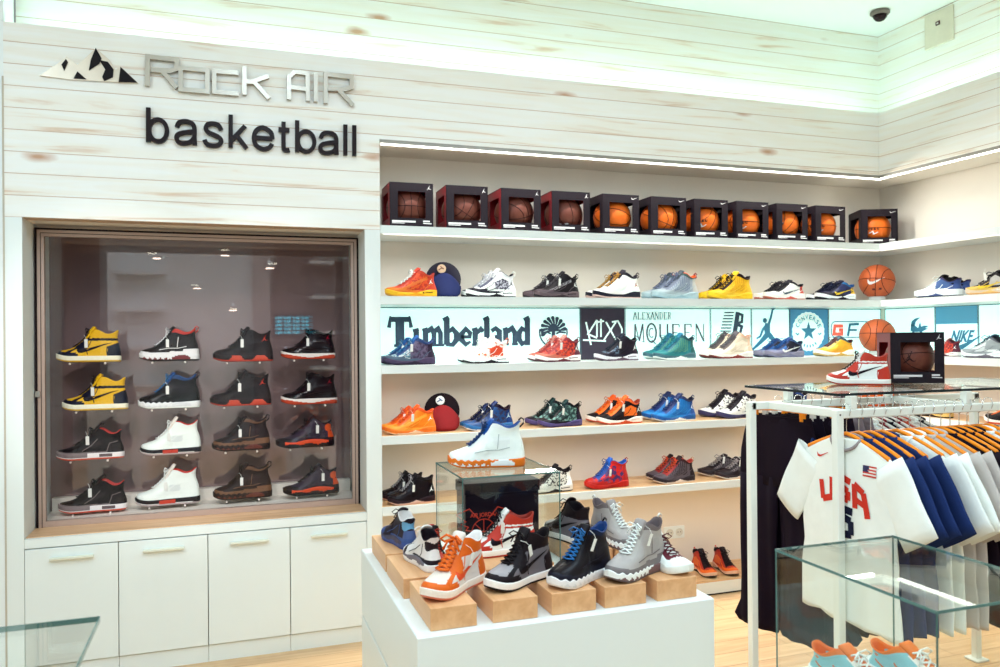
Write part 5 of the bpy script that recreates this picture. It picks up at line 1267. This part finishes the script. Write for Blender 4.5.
b.build('winged_emblem', RDP, e); b = MB()
text_mb('AIR JORDAN', fb, ucx-.052, ucx+.058, ucz+.050, ucz+.070, .0006, .02, b); b.build('lettering', RDP, e)

# =================================================================== CLOTHES RACK
RZ = 1.328; RF, RB = 2.54, 3.00; RX0, RX1 = 2.315, 3.03; w = .034
e = empty('clothes_rack', (0, 0, 0), 0, 'white tubular clothes rack full of shirts and trousers', 'clothes rack')
def bar(name, p, q):
    b = MB(); b.sqtube([p, q], w); return b.build(name, RACKW, e)
bar('rail', (2.23, RB, RZ-.002), (RX1, RB, RZ-.002)); bar('rail', (RX0+.0, RF, RZ), (3.55, RF, RZ))
bar('side_rail', (RX0, RF+w, RZ-.001), (RX0, RB-w, RZ-.001)); bar('side_rail', (RX1, RF+w, RZ-.001), (RX1, RB-w, RZ-.001))
for i, (x, y) in enumerate(((2.218, RB), (RX0-.03, RF), (3.55, RF), (3.55, RB+.0))):
    b = MB(); b.rbox(x-w/2, x+w/2, y-w/2, y+w/2, .001, RZ+w/2, .003); o = b.build('post', RACKW, e)
    b = MB(); b.sphere((x-.002, y-w/2, RZ-.002), .0045, 8, 6, sc=(1, .4, 1)); b.build('screw', mat('screw_grey', (110, 100, 96), .4, .6), o)
    b = MB(); b.rbox(x-.04, x+.04, y-.04, y+.04, .0005, .012, .003); b.build('foot', RACKW, o)
bar('rail', (RX1, RB, RZ-.002), (3.55, RB, RZ-.002))
GZ = 1.405
for (x, y) in ((2.42, RB), (2.352, RF), (3.0, RB), (2.96, RF)):
    b = MB(); b.rbox(x-.016, x+.016, y-.016, y+.016, RZ+w/2+.0005, GZ-.006, .002); b.build('glass_support', RACKW, e)
e = empty('rack_glass_top', (3.01, 2.83, GZ), 0, 'glass shelf on top of the clothes rack', 'glass shelf')
b = MB(); b.box(-.73, .73, -.30, .30, -.005, .005); b.build('glass_plate', GL, e)
b = MB()
for sy in (-1, 1): b.box(-.73, .73, sy*.30-.0008, sy*.30+.0008, -.0052, .0052)
for sx in (-1, 1): b.box(sx*.73-.0008, sx*.73+.0008, -.30, .30, -.0052, .0052)
b.build('glass_edge', mat('glass_edge_dark', (52, 66, 70), .15), e)
zt = GZ+.0056
sneaker('aj_red', (2.655, 3.02, zt), (2.862, 2.846, zt), 'red and white high-top with black laces on the rack glass top', 'sneaker on the rack')
th = R(-30); bp = Vector((3.141, 3.005, zt))
ball_box('red', bp, th, 'windowed box with red lining on top of the clothes rack', 'boxed basketball on the rack').scale = (.94, .94, .94)
basketball(BM, (bp.x, bp.y, bp.z+.0085), Euler((R(6), R(12), R(100))).to_matrix(), 'maroon basketball with a leaping figure in the box on the rack', None, [('figure', mat('fig_dark', (56, 26, 28), .5))])
for o_ in bpy.data.objects:
    if o_.get('label', '').startswith('maroon basketball with a leaping'):
        q_ = o_.rotation_quaternion.to_matrix(); c_ = Vector((0, 0, .119)); o_.scale = (.92, .92, .92); o_.location = Vector((bp.x, bp.y, bp.z+.0085))+c_*.92-q_ @ c_*.92

# ---- hangers and garments.  local frame: x across the shoulders, -y is the front, z up from the collar
HOR = mat('hanger_orange', (248, 142, 20), .35); HWI = mat('hanger_wire', (206, 206, 206), .2, 1); HCL = mat('hanger_clear', (222, 216, 206), .15)
def hanger_parts(root, m, zr, clip=False):
    """hook reaches up to the rail at zr above the collar"""
    b = MB(); hk = [(0, 0, .018), (0, 0, zr-.03), (0, .0, zr-.012)]+[(.0+.020*sin(a)*1.0, 0, zr+.004+.020*-cos(a)+.0) for a in (R(40), R(90), R(150), R(200), R(240))]
    b.tube([(0, 0, .016), (0, 0, zr-.042), (.014, 0, zr-.030), (.023, 0, zr-.006), (.016, 0, zr+.018), (0, 0, zr+.0215), (-.016, 0, zr+.016), (-.022, 0, zr)], .0018, 6); b.build('hook', HWI, root)
    b = MB()
    if clip:
        b.tube([(-.15, 0, .012), (0, 0, .02), (.15, 0, .012)], .004, 8)
        for s in (-1, 1): b.rbox(s*.13-.012, s*.13+.012, -.010, .010, -.026, .020, .003)
    else:
        sec = []
        for i in range(13):
            u = -1+i/6; x = u*.215; z = .020-.075*abs(u)**1.25; t = .0055+.0045*abs(u)
            sec.append([(x, t*cos(q*pi/3), z+(.009)*sin(q*pi/3)) for q in range(6)])
        b.loft(sec, True, True)
        b.tube([(-.20, 0, -.052), (.20, 0, -.052)], .003, 6)
    b.build('hanger_bar', m, root, not clip)
def shirt_mesh(seed, long=False, wd=1., ln=.72, slv=.30):
    rnd = random.Random(seed); ph = [rnd.uniform(0, 6) for _ in range(6)]
    prof = [(0.004, .078, .040), (-.004, .085, .040), (-.016, .120, .036), (-.034, .175, .034), (-.056, .220, .034), (-.085, .243, .036), (-.13, .252, .038), (-.19, .252, .037), (-.27, .250, .036), (-.36, .250, .035), (-.45, .252, .035), (-.54, .255, .036), (-.63, .258, .037), (-ln+.01, .262, .038), (-ln, .262, .037)]
    n = 40; rg = []
    for z, w_, t in prof:
        k = min(1, max(0, (-z-.1)/.4)); r = []
        for i in range(n):
            a = 2*pi*i/n; cx, cy = cos(a), sin(a); x = w_*wd*math.copysign(abs(cx)**.75, cx); y = t*.46*math.copysign(abs(cy)**.8, cy)
            f = .5*(.010*sin(x*32+ph[0]+z*4)+.006*sin(x*61+ph[1])+.006*sin(z*18+x*9+ph[2]))
            y += f*k*(1 if cy > 0 else 1)+.004*sin(z*30+ph[3])*abs(cx)
            zz = z+(-.012*abs(sin(x*20+ph[4]))*(z < -ln+.005))
            r.append((x, y, zz))
        rg.append(r)
    b = MB(); b.loft(rg, False, False)
    for s in (-1, 1):
        L_ = slv if not long else .56
        d = Vector((s*.54, 0, -.84)).normalized() if not long else Vector((s*.22, 0, -.97)).normalized()
        st_ = Vector((s*.195*wd, 0, -.088)); px_ = Vector((d.z, 0, -d.x))*-s
        rs_ = []
        for i in range(8):
            t = i/7; c = st_+d*L_*t; w_ = (.098-.016*t) if not long else .085-.035*t; th = .0165-.003*t
            ring = []
            for q in range(16):
                a = 2*pi*q/16; p = c+px_*(w_*cos(a))+Vector((0, 1, 0))*(th*sin(a)+.003*sin(t*9+ph[2]+a)); ring.append(tuple(p))
            rs_.append(ring)
        b.loft(rs_, False, False)
    return b
def collar_mb(r=.078):
    b = MB(); pts = []
    for i in range(25):
        a = 2*pi*i/24; pts.append((r*cos(a), .020*sin(a)-(.003 if sin(a) < 0 else 0), .004-(.050*(-sin(a))**1.2 if sin(a) < 0 else -.012*sin(a))))
    b.tube(pts, .0065, 8); return b
_SH = {}
def garment(kind, X, Y, mat_, hm, label, group, rz=-90, collar=None, name='t_shirt', cat='t-shirt', zdrop=.115, key=None, long=False, tilt=0.):
    zr = zdrop; root = empty(name, (X, Y, RZ+w/2-zr), R(rz+tilt), label, cat, group)
    k = (kind, long)
    if k not in _SH: _SH[k] = {}
    b = shirt_mesh(kind, long); body = b.build('body', mat_, root, True)
    sol = body.modifiers.new('cloth', 'SOLIDIFY'); sol.thickness = .002; sol.offset = 1
    collar_mb().build('collar', collar or mat_, root, True)
    hanger_parts(root, hm, zr+.001); return root, b
def cloth(n, rgb): return mat('cloth_'+n, rgb, .85, 0, .05, 25, .3, .2, 0, 0)
CW, CN, CG, CK, CM = cloth('white', (240, 244, 238)), cloth('navy', (26, 46, 96)), cloth('grey', (196, 188, 182)), cloth('black', (38, 22, 40)), cloth('maroon', (120, 30, 40))
xs = 2.335
SHN = [('white', CW, 'white t-shirt with red USA lettering at the front of the rack'), 
       ('navy', CN, 'navy t-shirt nearest the USA shirt'), ('navy', CN, 'second navy t-shirt on the front rail'), ('navy', CN, 'last navy t-shirt before the plain white ones'),
       ('white', CW, 'plain white t-shirt right of the navy shirts'), ('white', CW, 'second plain white t-shirt right of the navy shirts'), ('grey', CG, 'light grey t-shirt on the front rail'),
       ('grey', CG, 'second light grey t-shirt beside the black shirts'), ('black', CK, 'first black t-shirt after the grey ones'), ('black', CK, 'second black t-shirt after the grey ones'),
       ('black', CK, 'third black t-shirt near the right picture edge'), ('black', CK, 'last black t-shirt before the white one'), ('white', CW, 'white t-shirt at the right picture edge'), ('camo', mix_mat('cloth_camo', (70, 60, 66), (200, 190, 180), 22, .48, .52, .85), 'patterned grey t-shirt at the right picture edge')]
XS = [2.328, 2.39, 2.45, 2.51, 2.585, 2.65, 2.71, 2.76, 2.82, 2.87, 2.92, 2.965, 3.03, 3.085]
for i, ((cn, m, lb), x) in enumerate(zip(SHN, XS)):
    root, bm_ = garment(11+i, x, RF, m, HOR, lb, 'shirts on the front rail', collar=cloth('collar_grey', (150, 140, 140)) if i == 0 else None, tilt=random.uniform(-2, 2) if i else 0)
    if i == 0:
        bv = BVHTree.FromPolygons([Vector(v) for v in bm_.v], bm_.f)
        def onshirt(u, v, d):
            h = bv.ray_cast(Vector((u, -.3, v)), Vector((0, 1, 0))); y = h[0].y if h[0] is not None else -.036
            return (u, y-.0022-d, v)
        def fine(bb, poly):
            bb.prism(poly, onshirt, .0006)
        def fstroke(bb, pts, w_):
            for p, q in zip(pts[:-1], pts[1:]):
                n = max(1, int(math.hypot(q[0]-p[0], q[1]-p[1])/.018)); 
                stroke(bb, [(p[0]+(q[0]-p[0])*i_/n, p[1]+(q[1]-p[1])*i_/n) for i_ in range(n+1)], w_, onshirt, .0006)
        PR = mat('print_red', (206, 44, 26), .6); PN = mat('print_navy', (30, 34, 70), .6)
        b = MB(); W_ = .030
        T = lambda pts: [(-.004+u*.93, -.150+(v+.08)*.70) for u, v in pts]
        fstroke(b, T([(-.128, -.125), (-.118, -.235), (-.062, -.212), (-.062, -.098)]), .026)
        fstroke(b, T([(.045, -.105), (-.012, -.080), (-.026, -.125), (.030, -.160), (.028, -.210), (-.030, -.195)]), .026)
        fstroke(b, T([(.068, -.245), (.068, -.110), (.118, -.150), (.138, -.285)]), .026); fstroke(b, T([(.075, -.195), (.128, -.222)]), .022)
        b.build('team_lettering', PR, root)
        b = MB(); fstroke(b, [(.045, -.285), (-.005, -.280), (-.006, -.312), (.036, -.322), (.038, -.375), (-.008, -.380)], .030); b.build('number', PN, root)
        b = MB(); vs = []
        for (a_, c_) in zip([(-.150, -.072), (-.145, -.088), (-.13, -.090), (-.085, -.068)], [(-.148, -.072), (-.14, -.080), (-.128, -.082), (-.085, -.066)]): vs += [onshirt(*a_, .0006), onshirt(*c_, .0006)]
        b.add(vs, [(0, 1, 3, 2), (2, 3, 5, 4), (4, 5, 7, 6)]); b.build('tick_logo', PR, root)
        b = MB()
        for k in range(7): stroke(b, [(.105, -.092-k*.006), (.170, -.092-k*.006)], .0062, onshirt, .0006, 0 if k % 2 == 0 else 1)
        fine(b, [(.105, -.089), (.135, -.089), (.135, -.113), (.105, -.113)]); b.m[-6:] = [2]*6
        for q in range(len(b.v)-8, len(b.v)): v = b.v[q]; b.v[q] = (v[0], v[1]-.0006, v[2])
        b.build('flag_patch', [mat('flag_red', (200, 60, 50), .6), mat('flag_white', (232, 226, 220), .6), mat('flag_blue', (44, 44, 84), .6)], root)
BKL = [(cloth('greyknit', (128, 118, 116)), 'grey knitted top on the rear rail'), (cloth('greyknit', (128, 118, 116)), 'grey top beside the knitted one on the rear rail'), (cloth('white', 0), 'white top on the rear rail'), (CM, 'maroon top on the rear rail, left one'),
       (CK, 'black top on the rear rail between the maroon ones'), (CM, 'maroon top on the rear rail, right one'), (cloth('coral', (196, 84, 62)), 'coral top on the rear rail'), (cloth('white', 0), 'white top at the right end of the rear rail'), (CK, 'black top behind the right corner of the rack')]
for i, (m, lb) in enumerate(BKL):
    garment(40+i, 2.765+i*.047, RB, m, HCL, lb, 'tops on the rear rail', tilt=random.uniform(-2, 2), zdrop=.12)
def trousers(X, Y, m, label, seed, ln=1.0, wide=.21):
    rnd = random.Random(seed); ph = [rnd.uniform(0, 6) for _ in range(5)]
    zr = .062; root = empty('trousers', (X, Y, RZ+w/2-zr), R(-90+13+rnd.uniform(-.5, .5)), label, 'trousers', 'dark trousers on the rack')
    b = MB(); n = 40
    def ringf(z, cx, hw_, t, amp):
        r = []; t *= .60; amp *= 1.0
        for i in range(n):
            a = 2*pi*i/n; c_, s_ = cos(a), sin(a); x = cx+hw_*math.copysign(abs(c_)**.8, c_); y = t*math.copysign(abs(s_)**.8, s_)
            y += amp*sin(x*70+ph[0]+z*3)+amp*.7*sin(x*38+ph[1]-z*5); r.append((x, y, z))
        return r
    up = [ringf(z, 0, w_, t, am) for z, w_, t, am in ((-.012, wide*.80, .018, .001), (-.04, wide*.82, .020, .002), (-.10, wide*.9, .026, .004), (-.18, wide*.97, .030, .005), (-.27, wide, .030, .006), (-.33, wide, .028, .006))]
    b.loft(up, True, True)
    for s in (-1, 1):
        lg = [ringf(z, s*wide*.5*c_, wide*.5*k, t, am) for z, k, t, c_, am in ((-.29, 1.0, .027, 1.0, .005), (-.45, .98, .030, 1.02, .007), (-.62, .94, .030, 1.04, .008), (-.78, .92, .031, 1.06, .008), (-ln+.10, .98, .033, 1.10, .010), (-ln+.03, 1.16, .040, 1.14, .010), (-ln, 1.02, .034, 1.14, .006))]
        b.loft(lg, True, True)
    b.build('legs', m, root, True)
    b = MB(); b.loft([ringf(z, 0, wide*.805, .020, .0005) for z in (-.040, -.010)], False, False); b.build('waistband', m, root, True)
    hanger_parts(root, HOR if seed % 3 == 0 else HCL, zr+.001, True); return root
CT = [cloth('trouser_black', (34, 16, 36)), cloth('trouser_ink', (30, 18, 40)), cloth('trouser_grey', (120, 106, 110))]
TL = ['black trousers at the left end of the rear rail', 'second pair of black trousers behind the left post', 'third pair of black trousers along the rear rail', 'fourth pair of dark trousers along the rear rail', 'fifth pair of dark trousers near the USA shirt', 'grey trousers half hidden by the USA shirt', 'second pair of grey trousers hanging behind the USA shirt']
for i, lb in enumerate(TL):
    trousers(2.365+i*.055, RB, CT[2] if i >= 5 else CT[i % 2], lb, i+3, 1.0-.03*(i > 3), .222)

# =================================================================== FOREGROUND GLASS CASES
def glass_case(name, x0, x1, y0, y1, z0, z1, label, t=.006):
    e = empty(name, ((x0+x1)/2, (y0+y1)/2, 0), 0, label, 'display case'); hx, hy = (x1-x0)/2, (y1-y0)/2
    for nm, q in dict(top_pane=(-hx, hx, -hy, hy, z1-t, z1), front_pane=(-hx+t, hx-t, -hy, -hy+t, z0, z1-t), back_pane=(-hx+t, hx-t, hy-t, hy, z0, z1-t), left_pane=(-hx, -hx+t, -hy, hy, z0, z1-t), right_pane=(hx-t, hx, -hy, hy, z0, z1-t)).items():
        b = MB(); b.box(*q); b.build(nm, GL, e)
    b = MB(); q = .0028
    for sx in (-1, 1):
        for sy in (-1, 1): b.box(sx*hx-q*(sx > 0), sx*hx+q*(sx < 0), sy*hy-q*(sy > 0), sy*hy+q*(sy < 0), z0, z1)
    for sy in (-1, 1): b.box(-hx, hx, sy*hy-.0008, sy*hy+.0008, z1-t, z1+.0002)
    for sx in (-1, 1): b.box(sx*hx-.0008, sx*hx+.0008, -hy, hy, z1-t, z1+.0002)
    b.build('glass_edges', GLE, e)
    b = MB(); b.rbox(-hx-.01, hx+.01, -hy-.01, hy+.01, .0005, z0-.0005, .004); b.build('pedestal', WHITE, e); return e
glass_case('glass_case', 1.317, 1.700, 1.200, 1.688, .785, 1.10, 'glass case with two aqua and orange sneakers in the right foreground')
for (hx_, hy_), lb in (((1.388, 1.640), 'aqua sneaker with orange collar, left one in the foreground glass case'), ((1.535, 1.60), 'aqua sneaker with orange collar, right one in the foreground glass case')):
    sneaker('aquaorange', (hx_+.06, hy_-.262, .7855), (hx_, hy_, .7855), lb, 'sneakers in the foreground case')
e = empty('glass_table', (-.75, 1.3, .009), 0, 'glass table top cut off by the lower left picture corner', 'table')
b = MB(); b.box(-.62, .508, -.55, .42, 1.09, 1.10); b.build('glass_top', GL, e)
b = MB(); b.box(-.62, .508, .4192, .4208, 1.0898, 1.1002); b.box(.5072, .5088, -.55, .42, 1.0898, 1.1002); b.build('glass_edge', GLE, e)
b = MB(); b.rbox(-.50, -.05, -.45, .30, -.0085, 1.0895, .004); b.build('pedestal', WHITE, e)

# =================================================================== CEILING / WALL FITTINGS
e = empty('dome_camera', (*onZ(880, 11, ZC)[:2], ZC), 0, 'dark dome security camera under the ceiling near the corner', 'security camera')
b = MB(); b.lathe([(.055, 0), (.062, -.006), (.062, -.020), (.050, -.030)], 24); b.build('housing', mat('dome_white', (120, 112, 106), .3), e)
b = MB(); b.lathe([(.046, -.030), (.042, -.045), (.028, -.062), (.008, -.070)], 24); b.build('dome', mat('dome_dark', (60, 40, 44), .12), e, True)
e = empty('access_panel', (XR+CV, onX(940, 28, XR+CV).y, onX(940, 28, XR+CV).z), 0, 'square white panel with a small dark mark high on the right wall', 'wall panel')
b = MB(); b.rbox(-.014, .0, -.112, .112, -.115, .115, .003); b.build('plate', mat('panel_beige', (222, 214, 196), .5), e)
b = MB(); b.box(-.018, -.0145, -.013, .019, .018, .044); b.build('mark', mat('mark_brown', (80, 40, 40), .5), e)
b = MB(); b.box(-.0195, -.0185, -.004, .010, .026, .036); b.build('mark_centre', TAGM, e)

# lamps: ceiling panels added out of view for soft room light
def light(name, typ, loc, power, size=None, rot=(0, 0, 0), color=(1, 1, 1)):
    l = bpy.data.lights.new(name, 'AREA'); l.energy = power; l.color = color; l.shape = 'RECTANGLE'; l.size, l.size_y = size
    o = bpy.data.objects.new(name, l); COL.objects.link(o); o.location = loc; o.rotation_euler = rot; return o
KEYC = (.79, 1.02, 1.20)
PW = 22.5
for i, x in enumerate((-1.6, .3, 2.2)):
    for j, y in enumerate((-1.6, .3, 2.2)):
        e = empty('added_ceiling_light', (x, y, ZC), 0, 'added rectangular ceiling light, row %s, column %s' % ('ABC'[j], 'one two three'.split()[i]), 'ceiling light', 'ceiling lights added out of view')
        b = MB(); b.box(-.32, .32, -.62, -.60, -.05, 0); b.box(-.32, .32, .60, .62, -.05, 0); b.box(-.32, -.30, -.60, .60, -.05, 0); b.box(.30, .32, -.60, .60, -.05, 0); b.box(-.30, .30, -.60, .60, -.006, 0); b.build('frame', WHITE, e)
        light('added_ceiling_lamp', 'A', (x, y, ZC-.04), PW, (.58, 1.16), (0, 0, 0), KEYC)
for k, x in enumerate((-1.0, .75)):  # spots added out of view to brighten the shoes in the window
    p = Vector((x, 1.55, ZC-.16)); tgt = Vector((-.42+.48*k, 4.65, 1.28)); d = (tgt-p).normalized()
    e = empty('added_spotlight', p, 0, 'added white ceiling spot brightening the glass display, %s one' % ('left', 'right')[k], 'added_spotlight', 'added ceiling spotlights'); e.rotation_mode = 'QUATERNION'; e.rotation_quaternion = d.to_track_quat('-Z', 'Y')
    b = MB(); n = 20
    b.loft([[(r*cos(2*pi*q/n), r*sin(2*pi*q/n), z) for q in range(n)] for r, z in ((.03, .10), (.045, .09), (.05, 0), (.046, 0), (.042, .02))], True, True); b.build('housing', WHITE, e, True)
    b = MB(); b.tube([(0, 0, .09), Vector(e.rotation_quaternion.inverted() @ Vector((0, 0, .159)))], .008, 8); b.build('stem', WHITE, e)
    l = bpy.data.lights.new('added_spot_lamp', 'SPOT'); l.energy = 210; l.spot_size = R(23); l.spot_blend = .45; l.shadow_soft_size = .12; l.color = (1, .98, .97)
    o = bpy.data.objects.new('added_spot_lamp', l); COL.objects.link(o); o.location = p+d*.01; o.rotation_mode = 'QUATERNION'; o.rotation_quaternion = e.rotation_quaternion.copy()
# lamps under the recess soffit and every shelf, added without strips below the first
light('soffit_led', 'A', ((XP+XR)/2, YF+.016, 2.703), 36, (XR-XP-.1, .02), (R(-24), 0, 0), (1, .98, .92))
light('soffit_led', 'A', (XR+.016, 1.6, 2.703), 3, (.02, 5.0), (0, R(24), 0), (1, .98, .92))
for zz in (LV['S'], LV['A'], LV['B'], LV['C'], LV['D']):
    light('shelf_led_side', 'A', (XR+.03, 1.9, zz-.052), 2.5, (.03, 4.6), (0, R(14), 0), (1, .98, .92))
    light('shelf_led', 'A', ((XP+XR)/2, YF+.03, zz-.052), 11 if zz > 1.3 else (7 if zz > 1 else 4), (XR-XP-.1, .03), (R(-14), 0, 0), (1, .98, .92))
# ---- rear of the shop: what the tinted mirror and the glass pick up
b = MB(); b.box(-2.17, -1.70, YN-.02, YN+.02, 0, 3.4); struct('door_1', b, mat('dark_doorway', (44, 30, 40), .6))
b = MB(); b.box(.35, .62, YN, YN+.12, 0, ZC); struct('wall_front', b, mat('grey_column', (196, 186, 182), .7))
b = MB(); b.box(.62, 4.2, YN, YN+.06, .2, 3.3); struct('wall_front', b, mat('taupe_wall', (130, 112, 108), .7))
for z in (1.0, 1.55, 2.1, 2.65):
    b = MB(); b.box(-1.57, -.92, YN+.001, YN+.32, z-.05, z); o = b.build('wall_shelf', WHITE, None); tag(o, 'white shelf on the rear wall near the dark doorway, %s' % {1.0: 'lowest', 1.55: 'second from below', 2.1: 'third from below', 2.65: 'topmost'}[z], 'shelf', 'shelves on the rear wall')
for z in (1.2, 1.75, 2.3, 2.85):
    b = MB(); b.box(1.2, 4.1, YN+.061, YN+.40, z-.05, z); o = b.build('wall_shelf', WHITE, None); tag(o, 'long white shelf on the taupe rear wall, %s' % {1.2: 'lowest', 1.75: 'second from below', 2.3: 'third from below', 2.85: 'topmost'}[z], 'shelf', 'shelves on the rear wall')
e = empty('wall_screen', (.95, YN+.062, 1.85), 0, 'cyan lit information screen on the rear wall', 'screen')
b = MB(); b.rbox(-.30, .30, 0, .04, -.18, .18, .004); b.build('housing', BLACK, e)
b = MB()
for q in range(5):
    for k in range(4): b.box(-.26+k*.135, -.26+k*.135+.11, .041, .043, -.14+q*.058, -.14+q*.058+.04)
b.build('screen_tiles', emis('screen_cyan', (60, 200, 230), 1.6), e)
def mir(x, y, Yv): p = onY(x, y, Yv); return Vector((p.x, 9.8-Yv, p.z))
for k, (x, y, Yv) in enumerate([(225, 255, 11.4), (233, 310, 12.2), (157, 258, 11.8), (197, 288, 12.4), (270, 268, 11.0), (213, 466, 7.2), (72, 378, 8.0)][:5]):
    p = mir(x, y, Yv); e = empty('pendant_lamp', p, 0, 'small pendant spot lamp in the rear of the shop, number %s' % 'one two three four five'.split()[k], 'lamp', 'pendant lamps in the rear')
    b = MB(); b.lathe([(.02, .10), (.05, .06), (.06, 0), (.054, 0)], 16); b.build('shade', WHITE, e, True)
    b = MB(); b.lathe([(.052, -.012), (.052, .004)], 16); b.build('bulb', emis('lamp_glow', (255, 240, 220), 14.), e)
    b = MB(); b.tube([(0, 0, .10), (0, 0, ZC-p.z)], .004, 6); b.build('rod', WHITE, e)
wd = bpy.data.worlds.new('world'); SC.world = wd; wd.use_nodes = True
wd.node_tree.nodes['Background'].inputs[0].default_value = (.9, 1, .95, 1); wd.node_tree.nodes['Background'].inputs[1].default_value = .3
